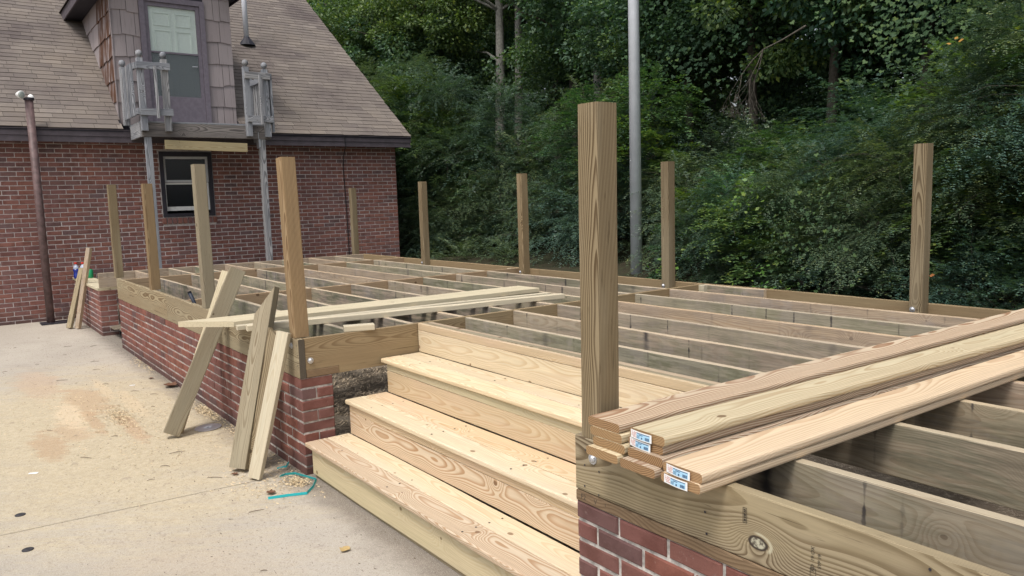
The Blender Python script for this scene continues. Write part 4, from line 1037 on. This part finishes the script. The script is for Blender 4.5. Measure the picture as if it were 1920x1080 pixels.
# saw blade
mb = MB(); mb.lathe([(.092, 0), (.092, .002)], 40); sb = obj('saw_blade', mb.mesh('saw_blade'), M_galv, Matrix.Translation((-1.454, -.17, G + .004)) @ Matrix.Rotation(.03, 4, 'X')); tag(sb, 'round silver saw blade lying flat on the concrete by the brick wall', 'saw blade')
m = MB()
for k in range(24):
    t0 = 2*math.pi*k/24; m.add([(.0921*math.cos(t0), .0921*math.sin(t0), 0), (.0965*math.cos(t0 + .05), .0965*math.sin(t0 + .05), .001), (.0921*math.cos(t0 + .16), .0921*math.sin(t0 + .16), 0)], [(0, 1, 2)])
o = obj('blade_teeth', m.mesh('blade_teeth'), M_galv, WM[sb.name], sb); o['kind'] = 'stuff'
m = MB(); m.lathe([(.030, .0022), (.030, .0028)], 20); obj('blade_hub', m.mesh('blade_hub'), M_pole, WM[sb.name], sb)
m = MB(); m.lathe([(.009, .003), (.009, .0034)], 12); obj('arbor_hole', m.mesh('arbor_hole'), M_black, WM[sb.name], sb)
M_cap = simple('cap_rubber', (.035, .033, .036), .8, 0, 60, .4)
# black caps set in the slab
for (x, y, lab) in ((-.46, -1.42, 'dark round cap set in the concrete, farther one above the joint line end'), (.074, -1.43, 'dark round cap set in the concrete, nearest the bottom left corner')):
    mb = MB(); mb.lathe([(.026, 0), (.026, .003), (.022, .005), (.006, .004)], 18); c_ = obj('black_disc', mb.mesh('black_disc', True), M_cap, Matrix.Translation((x, y, G))); tag(c_, lab, 'cap', 'dark caps in the concrete')
# strapping
def strap(pts, lab, w=.014):
    m = MB(); P = [Vector(p) for p in pts]
    fine = []
    for i in range(len(P) - 1):
        for k in range(6): fine.append(P[i].lerp(P[i+1], k/6))
    fine.append(P[-1])
    for i, p in enumerate(fine):
        d = (fine[min(i+1, len(fine)-1)] - fine[max(0, i-1)]).normalized()
        m.v += [tuple(p + Vector((0, 0, .0))), tuple(p + Vector((-d.y*.004, d.x*.004, w)))]
    m.f = [(2*i, 2*i+2, 2*i+3, 2*i+1) for i in range(len(fine) - 1)]
    o = m.obj('plastic_strap', M_teal); md = o.modifiers.new('thick', 'SOLIDIFY'); md.thickness = .0012
    return tag(o, lab, 'strap', 'teal packing straps')
strap([(.222, -.310, G), (.262, -.200, G + .002), (.300, -.115, G + .002), (.225, -.045, G + .004), (.150, .004, G + .012), (.030, -.030, G + .010), (-.035, -.055, G + .012), (-.075, -.100, G + .006), (-.070, -.138, G + .001)], 'long bent teal plastic strap lying at the foot of the brick pier')
strap([(-.226, -.0955, G), (-.214, -.04, G + .004), (-.245, -.012, G + .016)], 'short teal strap scrap against the brick wall behind the pale stick', .010)
# leaves, twigs, scraps
def leafshape(loc, s, rot, mat, lab, nm='dead_leaf', curl=.25):
    n = 9; m = MB()
    for i in range(n):
        u = i/(n-1); hw_ = math.sin(math.pi*min(1, u*1.02))**.8*.42*(1 + .25*math.sin(u*17))
        zz_ = curl*(u - .5)**2*1.2
        m.v += [(u - .5, -hw_, zz_ + hw_*curl), (u - .5, 0, zz_ + .02), (u - .5, hw_, zz_ + hw_*curl)]
    m.f = [q for i in range(n-1) for q in ((3*i, 3*i+3, 3*i+4, 3*i+1), (3*i+1, 3*i+4, 3*i+5, 3*i+2))]
    me = m.mesh(nm, True)
    W = Matrix.Translation((loc[0], loc[1], G + .004)) @ Matrix.Rotation(rot, 4, 'Z') @ Matrix.Diagonal((s, s, s, 1))
    return tag(obj(nm, me, mat, W), lab, 'leaf')
leafshape((-3.05, -.06), .14, .5, M_deadleaf, 'largest curled brown leaf, against the far part of the brick wall', curl=.5)
leafshape((.155, -.27), .055, 1.0, M_deadleaf, 'crumpled dark brown leaf touching the end of the long teal strap', curl=.6)
leafshape((1.09, -.25), .06, 2.2, M_tanleaf, 'small yellowish leaf on the concrete in front of the lowest step', curl=.3)
leafshape((-.30, -.33), .045, .3, M_deadleaf, 'small dark leaf at the foot of the brown leaning board', curl=.4)
leafshape((-3.55, -.12), .05, 1.3, M_deadleaf, 'small brown leaf beside the far sawdust pile near the wall', curl=.4)
for (x, y, s_, lab) in ((-1.187, -1.294, .03, 'white paper scrap on the concrete near the left edge'), (-3.38, -.317, .025, 'tiny white scrap beyond the leaning boards')):
    mb = MB(); mb.add([(-s_, -.009, 0), (s_, -.011, .002), (s_*.9, .010, .004), (-s_*.95, .008, .001), (-s_, -.009, .001), (s_, -.011, .003), (s_*.9, .010, .005), (-s_*.95, .008, .002)], [(3, 2, 1, 0), (4, 5, 6, 7), (0, 1, 5, 4), (1, 2, 6, 5), (2, 3, 7, 6), (3, 0, 4, 7)])
    tag(obj('paper_scrap', mb.mesh('paper_scrap'), M_paper, Matrix.Translation((x, y, G + .001)) @ Matrix.Rotation(.9, 4, 'Z')), lab, 'scrap')
tw = random.Random(5)
spots = [(-4.42, -.46), (-1.29, -.99), (-2.85, -.24), (-.99, -.50), (-.32, -.44), (-5.2, -.9), (-4.9, -.4), (-5.6, -.6), (-6.2, -.5), (-3.6, -.5), (-4.1, -.8), (-6.6, -1.0), (-1.7, -.75), (-.75, -.62), (-2.4, -.35), (1.35, -.42), (1.05, -.62), (.35, -.42), (-.55, -.75), (-3.1, -.35), (-5.0, -1.2), (-7.2, -.7), (-2.2, -1.1), (-6.0, -.25)]
for i, (x, y) in enumerate(spots):
    L_ = tw.uniform(.03, .10); an = tw.uniform(-.6, .6) + 1.0; m = MB()
    p_ = [Vector((math.cos(an)*L_*(u - .5), math.sin(an)*L_*(u - .5), .003 + .004*math.sin(u*3))) + Vector((tw.uniform(-.006, .006), tw.uniform(-.006, .006), 0)) for u in (0, .35, .7, 1)]
    m.tube(p_, [.0014, .002, .0018, .001], 5)
    tag(obj('twig', m.mesh('twig'), M_twig, Matrix.Translation((x, y, G + .002))), 'thin brown twig lying loose on the concrete in front of the brick wall', 'twig', 'twigs scattered on the concrete')
# sawdust: chips and crumbs
rs = np.random.RandomState(11)
def chips(name, cents, mat, size=.006):
    P = []
    for (cx, cy, sx, sy, n) in cents: P.append(np.stack([rs.normal(cx, sx, n), rs.normal(cy, sy, n)], 1))
    P = np.concatenate(P); P = P[P[:, 1] < -.004]
    n = len(P); a_ = rs.uniform(0, 6.28, n); l_ = rs.uniform(.4, 1.6, n)*size; w_ = rs.uniform(.3, .8, n)*size*.6; h_ = rs.uniform(.001, .005, n)
    ca, sa = np.cos(a_), np.sin(a_); V = np.zeros((n, 4, 3))
    for k, (u, v_) in enumerate(((-1, -1), (1, -1), (1, 1), (-1, 1))):
        V[:, k, 0] = P[:, 0] + u*l_*ca - v_*w_*sa; V[:, k, 1] = P[:, 1] + u*l_*sa + v_*w_*ca; V[:, k, 2] = G + .001 + h_*(.5 + .5*u*np.sign(a_ - 3)) + .001*k
    F = np.arange(n*4).reshape(n, 4)
    o = obj(name, np_mesh(name, V.reshape(-1, 3), F), mat); tag(o, 'loose pale sawdust and shavings scattered over the concrete', 'sawdust', kind='stuff'); return o
M_chip = simple('sawdust_chip', (.56, .45, .29), .9, 0, 90, .35); M_crumb = simple('dirt_crumb', (.13, .10, .075), .95, 0, 60, .4)
chips('sawdust', [(.07, -.085, .05, .035, 500), (-1.95, -.05, .16, .03, 700), (-4.35, .0, .25, .05, 500), (-1.0, -.045, .5, .03, 700), (-2.4, -.75, .8, .35, 700), (-1.5, -.5, .5, .25, 400), (-.1, -.2, .2, .12, 500), (-2.3, -.62, .22, .05, 700)], M_chip)
o = chips('debris', [(-5.5, -.6, 1.2, .4, 420), (-2.5, -.5, 1.6, .4, 420), (.6, -.5, .8, .4, 260), (-3.0, -.02, 2.5, .02, 320), (-.1, -.03, .1, .02, 120)], M_crumb, .0032); o['label'] = 'dark crumbs of bark and grit on the concrete'; o['category'] = 'debris'
def straw_mat():
    m, nt, b = new_mat('straw'); t = NT(nt)
    t.L.new(t.ramp(t.island(), [(0, (.07, .055, .04)), (.4, (.19, .15, .10)), (.8, (.34, .27, .19)), (1, (.46, .38, .26))]), b.inputs['Base Color']); b.inputs['Roughness'].default_value = .9
    return m
M_straw = straw_mat()
# pine straw and litter under the steps
n = 6500; px_ = rs.uniform(-2.2, .5, n); py_ = rs.uniform(.22, 1.6, n); a_ = rs.uniform(0, 3.14, n); l_ = rs.uniform(.02, .07, n)
pz_ = rs.uniform(0, .02, n) - .70 + .06*py_ + .02*np.sin(7*px_ + 3*py_) + .015*np.sin(19*px_ - 11*py_) + .006
V = np.zeros((n, 4, 3)); w_ = .0034
for k, (u, v_) in enumerate(((-1, -1), (1, -1), (1, 1), (-1, 1))):
    V[:, k, 0] = px_ + u*l_*np.cos(a_)*.5 - v_*w_*np.sin(a_); V[:, k, 1] = py_ + u*l_*np.sin(a_)*.5 + v_*w_*np.cos(a_); V[:, k, 2] = pz_ + .006*u
o = obj('pine_straw', np_mesh('pine_straw', V.reshape(-1, 3), np.arange(n*4).reshape(n, 4)), M_straw); tag(o, 'dry pine straw on the dirt under the deck beside the steps', 'pine straw', kind='stuff')

# ------------------------------------------------------------------ vegetation
def leaves(P, D, N_, L_, W_, shape='diamond'):
    """P base (n,3), D direction, N_ normal-ish; diamond quads"""
    D = D/np.linalg.norm(D, axis=1, keepdims=True)
    Sd = np.cross(D, N_); Sd /= np.linalg.norm(Sd, axis=1, keepdims=True) + 1e-9
    L_ = L_[:, None]; W_ = W_[:, None]
    V = np.stack([P, P + D*L_*.45 + Sd*W_*.5, P + D*L_, P + D*L_*.45 - Sd*W_*.5], 1)
    return V.reshape(-1, 3)
def privet(seed, R=1.15, nb=92, lk=1.0):
    """arching sprays carrying paired leaves; root at the bottom centre"""
    r_ = np.random.RandomState(seed); Ps, Ds, Ns = [], [], []; stems = MB()
    for b_ in range(nb):
        az = r_.uniform(0, 2*np.pi); el = np.arcsin(r_.uniform(-.15, 1.0)); L0 = R*r_.uniform(.75, 1.25)
        d0 = np.array([np.cos(az)*np.cos(el), np.sin(az)*np.cos(el), np.sin(el)])
        start = d0*r_.uniform(0.1, .55)*R*.6
        m_ = 14; tt = np.linspace(0, 1, m_)
        side = np.cross(d0, [0, 0, 1.]); side /= np.linalg.norm(side) + 1e-9
        curv = r_.normal(0, .25); drop = r_.uniform(.15, .55)
        pts = start + d0*L0*tt[:, None] + side*(curv*L0*tt**2)[:, None] + np.array([0, 0, -1.])*(drop*L0*tt**2.2)[:, None]
        if b_ % 4 == 0: stems.tube([tuple(pts[i]) for i in (0, 5, 9, 13)], [.006, .005, .003, .0015], 3, False)
        for i in range(4, m_):
            tan = pts[min(i+1, m_-1)] - pts[i-1]; tan /= np.linalg.norm(tan)
            for s in (-1, 1):
                if r_.rand() < .22: continue
                sv = np.cross(tan, [0, 0, 1.]); sv /= np.linalg.norm(sv) + 1e-9
                td = tan*.75 + sv*s*r_.uniform(.5, 1.1) + np.array([0, 0, r_.uniform(-.25, .35)]); td /= np.linalg.norm(td)
                tl = r_.uniform(.12, .30)*(1.15 - .5*tt[i]); k = max(2, int(tl/(.034*lk)))
                u = (np.arange(k) + 1.)/k
                q = pts[i] + td*tl*u[:, None] + np.array([0, 0, -.35])*tl*(u**2)[:, None]
                ls = np.cross(td, [0, 0, 1.]); ls /= np.linalg.norm(ls) + 1e-9; upn = np.cross(ls, td)
                for s2 in (-1, 1):
                    Ps.append(q + r_.normal(0, .004, q.shape)); Ds.append(td*.65 + ls*s2*.9 + r_.normal(0, .15, q.shape)); Ns.append(np.tile(upn, (k, 1)) + r_.normal(0, .20, q.shape))
    P = np.concatenate(Ps); D = np.concatenate(Ds); N_ = np.concatenate(Ns); n = len(P)
    V = leaves(P, D, N_, r_.uniform(.036, .054, n)*lk, r_.uniform(.017, .025, n)*lk*(1.0 if lk == 1 else 1.25))
    return np_mesh('foliage', V, np.arange(len(V)).reshape(-1, 4)), stems.mesh('stems')
def crown(seed, R=2.2, nc=95, per=230, ls=(.07, .12), flat=.75):
    r_ = np.random.RandomState(seed); Ps, Ds, Ns = [], [], []
    for c in range(nc):
        d = r_.normal(0, 1, 3); d /= np.linalg.norm(d); cc = d*R*r_.uniform(.35, 1.0)*np.array([1, 1, flat]); cr_ = R*r_.uniform(.10, .24)
        q = r_.normal(0, 1, (per, 3)); q /= np.linalg.norm(q, axis=1, keepdims=True); q *= (r_.uniform(.2, 1, (per, 1))**.5)*cr_*np.array([1.25, 1.25, .7])
        Ps.append(cc + q); Ds.append(q/cr_ + r_.normal(0, .5, q.shape) + np.array([0, 0, -.35])); Ns.append(np.array([0, 0, 1.]) + r_.normal(0, .5, q.shape))
    P = np.concatenate(Ps); D = np.concatenate(Ds); N_ = np.concatenate(Ns); n = len(P); l_ = r_.uniform(ls[0], ls[1], n)
    V = leaves(P, D, N_, l_, l_*.62); return np_mesh('crown', V, np.arange(len(V)).reshape(-1, 4))
def vine(seed, n=620, R=1.0, sp=1.0):
    """curtain of big lobed leaves facing outwards (-Y)"""
    r_ = np.random.RandomState(seed); V, F = [], []
    for i in range(n):
        c = r_.randint(0, 26); rc = np.random.RandomState(seed*100 + c); cc = np.array([rc.uniform(-R, R), rc.uniform(-.35, .35), rc.uniform(-R*.8, R*.8)])
        p = cc + r_.normal(0, 1, 3)*np.array([.26, .14, .22])*sp
        nrm_ = np.array([r_.normal(0, .45), -1.0, r_.uniform(.1, .9)]); nrm_ /= np.linalg.norm(nrm_)
        dn = np.array([r_.normal(0, .4), 0, -1.0]); dn -= nrm_*dn.dot(nrm_); dn /= np.linalg.norm(dn); sd_ = np.cross(nrm_, dn); s = r_.uniform(.035, .075)
        b0 = len(V)
        for (u, w, h) in ((0, 0, 0), (-.12, .45, .06), (.35, .55, .1), (.5, .28, .04), (1.0, 0, .08), (.5, -.28, .04), (.35, -.55, .1), (-.12, -.45, .06)): V.append(p + dn*u*s + sd_*w*s*1.1 + nrm_*h*s)
        F.append([b0 + k for k in range(8)])
    return np_mesh('foliage', np.array(V), np.array(F))
PRIV = [privet(s) for s in (1, 2, 3, 4)] + [privet(5, 1.1, 80, 1.7), privet(6, 1.1, 70, 2.1)]
for i_, (a_, b_) in enumerate(PRIV): a_.materials.append(M_privet if i_ < 4 else M_mixed); b_.materials.append(M_bark)
CROWN = [crown(s) for s in (21, 22, 23)]
for a_ in CROWN: a_.materials.append(M_broad)
VINE = [vine(31), vine(32), vine(33, 330, 1.0, 1.6)]
for a_ in VINE: a_.materials.append(M_vine)
vr = random.Random(99)
def clump(parent, x, y, z, s, stems=False):
    i = vr.choice((0, 1, 2, 3, 0, 1, 2, 3, 4, 5))
    W = Matrix.Translation((x, y, z)) @ Matrix.Rotation(vr.uniform(0, 6.28), 4, 'Z') @ Matrix.Rotation(vr.uniform(-.25, .25), 4, 'X') @ Matrix.Diagonal((s, s, s*vr.uniform(.85, 1.15), 1))
    obj('foliage_clump', PRIV[i][0], None, W, parent)
    if stems: obj('stem', PRIV[i][1], None, W, parent)
def shrub(x, y, w, d, h, lab, n=7, s=1.0, cat='shrub', z0=None, group='privet thicket behind the deck'):
    zb = bank_z(x, y) if z0 is None else z0
    sh = empty('privet_shrub', (x, y, zb)); tag(sh, lab, cat, group)
    for i in range(n):
        u = vr.uniform(-1, 1); v_ = vr.uniform(-1, 1); q = vr.random()
        sx = s*vr.uniform(.75, 1.15)
        hh = q*h*(1 - .35*u*u)
        clump(sh, x + u*w/2, y + v_*d/2 + (hh*.18), max(zb + .25, zb + hh - .3*sx), sx, i < 3)
    return sh
# the thicket's front, from the right edge of the view to the house corner
H_ = [  # x, y, top, spread, clumps, scale, label
 (2.15, 5.35, 2.45, 1.0, 9, .66, 'dark privet shrub filling the far right edge behind the lumber stack'),
 (1.55, 5.45, 2.25, .9, 9, .62, 'dark privet shrub just right of the far right back post'),
 (1.05, 5.50, 1.95, .9, 8, .62, 'dark privet shrub directly behind the far right back post'),
 (.55, 5.45, 1.60, .9, 8, .58, 'privet shrub just left of the far right back post, over the bright low vine'),
 (-.05, 5.55, 1.30, .9, 7, .58, 'lower privet shrub midway between the two right back posts'),
 (-.85, 5.75, 1.00, 1.0, 7, .60, 'low privet shrub under the dark hollow, right of the fourth back post'),
 (-1.75, 5.95, 1.02, 1.0, 7, .62, 'low privet shrub right beside the fourth back post'),
 (-2.75, 6.45, 1.30, 1.0, 7, .66, 'privet shrub between the grey pole and the fourth back post'),
 (-4.25, 6.9, 2.50, 1.3, 10, .80, 'feathery privet shrub just left of the grey pole, hidden partly by the tallest post'),
 (-5.85, 7.3, 2.75, 1.3, 10, .85, 'tall feathery privet shrub left of the tallest post'),
 (-7.55, 7.7, 2.30, 1.4, 9, .85, 'privet shrub with drooping sprays directly behind the third back post'),
 (-8.85, 7.5, 3.20, 1.5, 11, .92, 'privet shrub left of the third back post, below the slim trunks'),
 (-10.1, 7.2, 3.70, 1.6, 12, .95, 'tall privet shrub directly behind the second back post'),
 (-11.8, 7.1, 4.00, 1.7, 12, 1.0, 'tall privet shrub beside the house corner and roof end'),
 (-14.2, 7.4, 4.35, 2.0, 12, 1.1, 'tall privet shrub touching the middle of the sloping roof edge'),
 (-17.8, 7.8, 4.80, 2.4, 12, 1.25, 'tall privet shrub farthest left, barely showing above the roof edge')]
for (x, y, top, w, n, s_, lab) in H_:
    zb = bank_z(x, y); sh = empty('privet_shrub', (x, y, zb)); tag(sh, lab, 'shrub', 'privet thicket behind the deck')
    for i in range(n):
        q = (i + vr.uniform(.2, .8))/n; u = vr.uniform(-.5, .5)*w*(1.15 - .5*q)
        sc = s_*vr.uniform(.75, 1.1)*(1.0 - .25*q)
        zt_ = zb + .1 + (top - zb - .55*sc)*q
        clump(sh, x + u, y + vr.uniform(-.25, .25) + .35*q, zt_ - .25*sc, sc, i % 3 == 0)
# second row, higher up behind
for (x, y, top, w, n, s_, lab) in ((2.6, 7.0, 3.2, 1.8, 9, 1.0, 'tall dark shrub behind the thicket at the top right corner'), (1.2, 7.2, 2.6, 1.5, 8, .9, 'dark shrub behind the thicket above the far right back post'),
                                   (-.1, 7.3, 2.0, 1.3, 7, .85, 'dark shrub behind the thicket right of the dark hollow'), (-1.6, 7.8, 1.5, 1.6, 7, .9, 'dark shrub inside the dark hollow below the hanging vine'),
                                   (-3.3, 8.4, 1.9, 1.6, 7, .95, 'dark shrub in the shade behind the grey pole')):
    zb = bank_z(x, y); sh = empty('privet_shrub', (x, y, zb)); tag(sh, lab, 'shrub', 'shrubs behind the thicket')
    for i in range(n):
        q = (i + vr.uniform(.2, .8))/n; sc = s_*vr.uniform(.8, 1.1)
        clump(sh, x + vr.uniform(-.5, .5)*w, y + vr.uniform(-.4, .4), zb + (top - zb - .5*sc)*q - .2*sc, sc)
# low plants at the foot of the thicket
for (x, y, lab) in ((-9.2, 6.4, 'low leafy plant at the foot of the thicket by the house corner'), (-7.9, 6.3, 'low leafy plant right of the second back post base'), (-6.6, 6.5, 'low leafy plant on the dark ground left of the third back post')):
    sh = empty('ground_plant', (x, y, bank_z(x, y))); tag(sh, lab, 'plant', 'low plants along the deck')
    obj('foliage_clump', PRIV[vr.randrange(4)][0], None, Matrix.Translation((x, y, bank_z(x, y) - .12)) @ Matrix.Rotation(vr.uniform(0, 6), 4, 'Z') @ Matrix.Diagonal((.55, .5, .5, 1)), sh)
# trees
def tree(x, y, h, r0, crowns, lab, lean=0.0, bark=None, group='trees on the slope', gap=0):
    zb = bank_z(x, y) - .2; tr = empty('tree', (x, y, zb)); tag(tr, lab, 'tree', group)
    m = MB(); n = 9; bend = vr.uniform(-.15, .15)
    pts = [(x + lean*u*h + bend*math.sin(u*3), y + .1*math.sin(u*4 + x), zb + u*h) for u in [i/(n-1) for i in range(n)]]
    m.tube(pts, [r0*(1.15 - .75*i/(n-1)) for i in range(n)], 10)
    for k in range(6):
        u = vr.uniform(.45, .95); a_ = vr.uniform(0, 6.28); b0 = Vector(pts[int(u*(n-1))]); L_ = vr.uniform(.8, 2.0)
        m.tube([b0, b0 + Vector((math.cos(a_)*L_*.5, math.sin(a_)*L_*.5, L_*.25)), b0 + Vector((math.cos(a_)*L_, math.sin(a_)*L_, L_*.35))], [r0*.35, r0*.22, r0*.08], 6, False)
    m.obj('trunk', bark or M_bark, tr, None, True)
    for (dx, dy, dz, s) in crowns:
        W = Matrix.Translation((x + lean*h*.8 + dx, y + dy, zb + dz)) @ Matrix.Rotation(vr.uniform(0, 6.28), 4, 'Z') @ Matrix.Rotation(vr.uniform(-.3, .3), 4, 'Y') @ Matrix.Diagonal((s, s, s*vr.uniform(.8, 1.1), 1))
        obj('crown', CROWN[vr.randrange(3)], None, W, tr)
tree(-13.36, 11.2, 11, .14, [(.6, .9, 6.6, .8), (-.9, .5, 8.4, 1.0)], 'left one of the two slim pale trunks rising behind the thicket', -.012, M_bark_p)
tree(-12.95, 11.5, 11, .12, [(.7, .7, 7.4, .8), (.2, .9, 9.0, 1.0)], 'right one of the two slim pale trunks rising behind the thicket', .008, M_bark_p)
tree(-7.82, 9.8, 8, .12, [(.4, .5, 3.9, .6), (-.5, .6, 5.6, .8)], 'grey trunk between the pale trunks and the metal pole, behind feathery shrubs', .0, M_bark_p)
T_ = [(-24.5, 9.6, [(0, 0, 5.4, 1.5), (1, .5, 8, 1.5)], 'dark broad tree at the top of the roof edge, mostly hidden by the roof'),
      (-21.0, 9.6, [(0, 0, 4.9, 1.25), (-.6, .5, 7.2, 1.3), (.9, .3, 6.2, 1.0)], 'dark broad tree second from the roof edge top, above the thicket'),
      (-17.8, 9.7, [(0, 0, 4.6, 1.1), (.6, .3, 6.4, 1.1), (-.8, 0, 5.8, .9)], 'dark broad tree over the thicket, well left of the slim trunks'),
      (-15.9, 10.2, [(-.3, 0, 4.8, 1.0), (.5, .2, 6.2, .95)], 'dark broad tree just left of the slim trunks'),
      (-11.9, 12.0, [(.2, .8, 3.6, 1.0), (.6, .5, 5.4, 1.0), (-.2, .9, 6.8, .9)], 'tree with a low leafy crown just right of the slim trunks'),
      (-9.96, 11.2, [(0, .4, 3.6, .9), (.3, .2, 5.2, 1.0), (-.3, 0, 6.4, .9)], 'yellowish green tree above the dip in the thicket'),
      (-7.0, 10.4, [(0, 0, 3.4, .8), (.4, -.2, 4.7, .9), (-.6, .2, 5.6, .8)], 'broad leaved tree crown directly left of the metal pole top'),
      (-4.96, 9.3, [(0, -.4, 3.7, .8), (.6, .2, 4.9, .9), (-.3, 0, 2.9, .6)], 'broad leaved tree crown directly right of the metal pole top'),
      (-3.5, 9.2, [(.2, 0, 3.9, .85), (-.3, -.3, 5.0, .9)], 'dark tree crown over the hanging vine at upper right'),
      (-2.0, 8.9, [(0, 0, 3.7, .85), (.4, -.3, 4.9, .9)], 'dark tree crown above the bare twigs in the hollow'),
      (-.6, 8.7, [(0, 0, 3.5, .85), (.4, .3, 4.6, .9)], 'dark tree crown at the top edge, left of the far right corner'),
      (1.0, 8.4, [(0, .3, 3.6, .9), (.8, .3, 4.4, 1.0)], 'dark tree crown at the top edge, in the far right corner')]
for (x, y, cr__, lab) in T_: tree(x, y, 8, .13 if x < -9 else .075, cr__, lab)
for (x, y) in ((-35.4, 14), (-30, 14), (-25.7, 14), (-22.1, 14), (-19.8, 14.5), (-17.8, 15), (-14.8, 14.5), (-12.3, 14), (-9.4, 13), (-6.75, 12), (-4.8, 11.5), (-2.8, 11), (-1.0, 10.5), (1.4, 10.5), (-27, 20), (-20, 20), (-13, 19), (-8, 17)):
    f_ = max(.8, (4.3 - x)/24)
    tree(x, y, 11, .17, [(vr.uniform(-1, 1), 0, 2.2*f_, 1.0*f_), (vr.uniform(-1, 1), .3, 4.6*f_ + .5, 1.05*f_), (vr.uniform(-1, 1), 0, 7.2*f_ + .5, 1.2*f_)], 'background tree deep in the wood behind the thicket, mostly hidden', 0, None, 'background trees deep in the wood')
# hanging vine with broad leaves
for (x, y, z, s, lab) in ((-4.0, 7.9, 3.35, 1.0, 'broad leaved vine hanging beside the top of the grey pole'), (.0, 6.7, 2.45, .75, 'broad leaved vine at the top edge right of the dark hollow'), (-.05, 5.1, .35, .5, 'low vine with bright leaves on the shrub left of the far right post')):
    W = Matrix.Translation((x, y, z)) @ Matrix.Rotation(vr.uniform(-.3, .3), 4, 'Z') @ Matrix.Diagonal((s, s, s, 1))
    tag(obj('leafy_vine', VINE[2 if y < 6 else vr.randrange(2)], None, W), lab, 'vine')
# bare twigs in the dark hollow
m = MB(); br = random.Random(4)
def grow(p, d, L_, r_, dep):
    q = p + d*L_; m.tube([p, (p + q)/2 + Vector((br.uniform(-.03, .03), 0, br.uniform(-.02, .02))), q], [r_, r_*.8, r_*.6], 5, False)
    if dep:
        for _ in range(3): grow(q, (d + Vector((br.uniform(-.7, .7), br.uniform(-.3, .3), br.uniform(-.9, .1)))).normalized(), L_*.68, r_*.55, dep - 1)
grow(Vector((-1.2, 7.0, 2.75)), Vector((-.75, -.3, -.35)).normalized(), .55, .014, 4)
bt = m.obj('bare_branch', M_bark, None, None, True); tag(bt, 'bare grey twiggy branch hanging in the dark hollow under the vine', 'branch')
# lime leaf sprays
for (x, y, z, lab) in ((-.05, 4.55, -.12, 'small bright green sprig peeping over the deck rim between the right back posts'), (-1.75, 5.1, -.15, 'small bright green sprig at the rim right of the fourth back post'), (-.55, 5.0, .75, 'lime green sprig in the thicket left of the far right back post')):
    r_ = np.random.RandomState(int(abs(x)*100)); n = 40
    P = np.array([x, y, z]) + r_.normal(0, 1, (n, 3))*np.array([.12, .06, .09]); D = r_.normal(0, 1, (n, 3)) + np.array([0, -.5, .3]); V = leaves(P, D, np.array([0, -.5, 1.]) + r_.normal(0, .4, (n, 3)), r_.uniform(.04, .07, n), r_.uniform(.025, .045, n))
    tag(obj('leaf_sprig', np_mesh('leaf_sprig', V, np.arange(len(V)).reshape(-1, 4)), M_lime), lab, 'sprig')

# single coloured leaves caught in the hedge
for (x, y, z, c_, lab) in ((1.36, 4.72, .07, (.26, .10, .03), 'single orange brown leaf caught low in the hedge right of the far right post'), (1.40, 5.0, 1.93, (.30, .16, .03), 'single yellow orange leaf high in the hedge near the top right corner')):
    r_ = np.random.RandomState(int(z*100)); P = np.array([[x, y, z]]*3) + r_.normal(0, .02, (3, 3)); D = np.array([[1, -.3, .2], [.8, -.4, -.3], [-.6, -.5, .1]]); V = leaves(P, D, np.array([[0, -.8, .6]]*3), np.array([.055, .045, .04]), np.array([.035, .03, .025]))
    tag(obj('autumn_leaf', np_mesh('autumn_leaf', V, np.arange(12).reshape(3, 4)), simple('autumn_leaf', c_, .6)), lab, 'leaf')
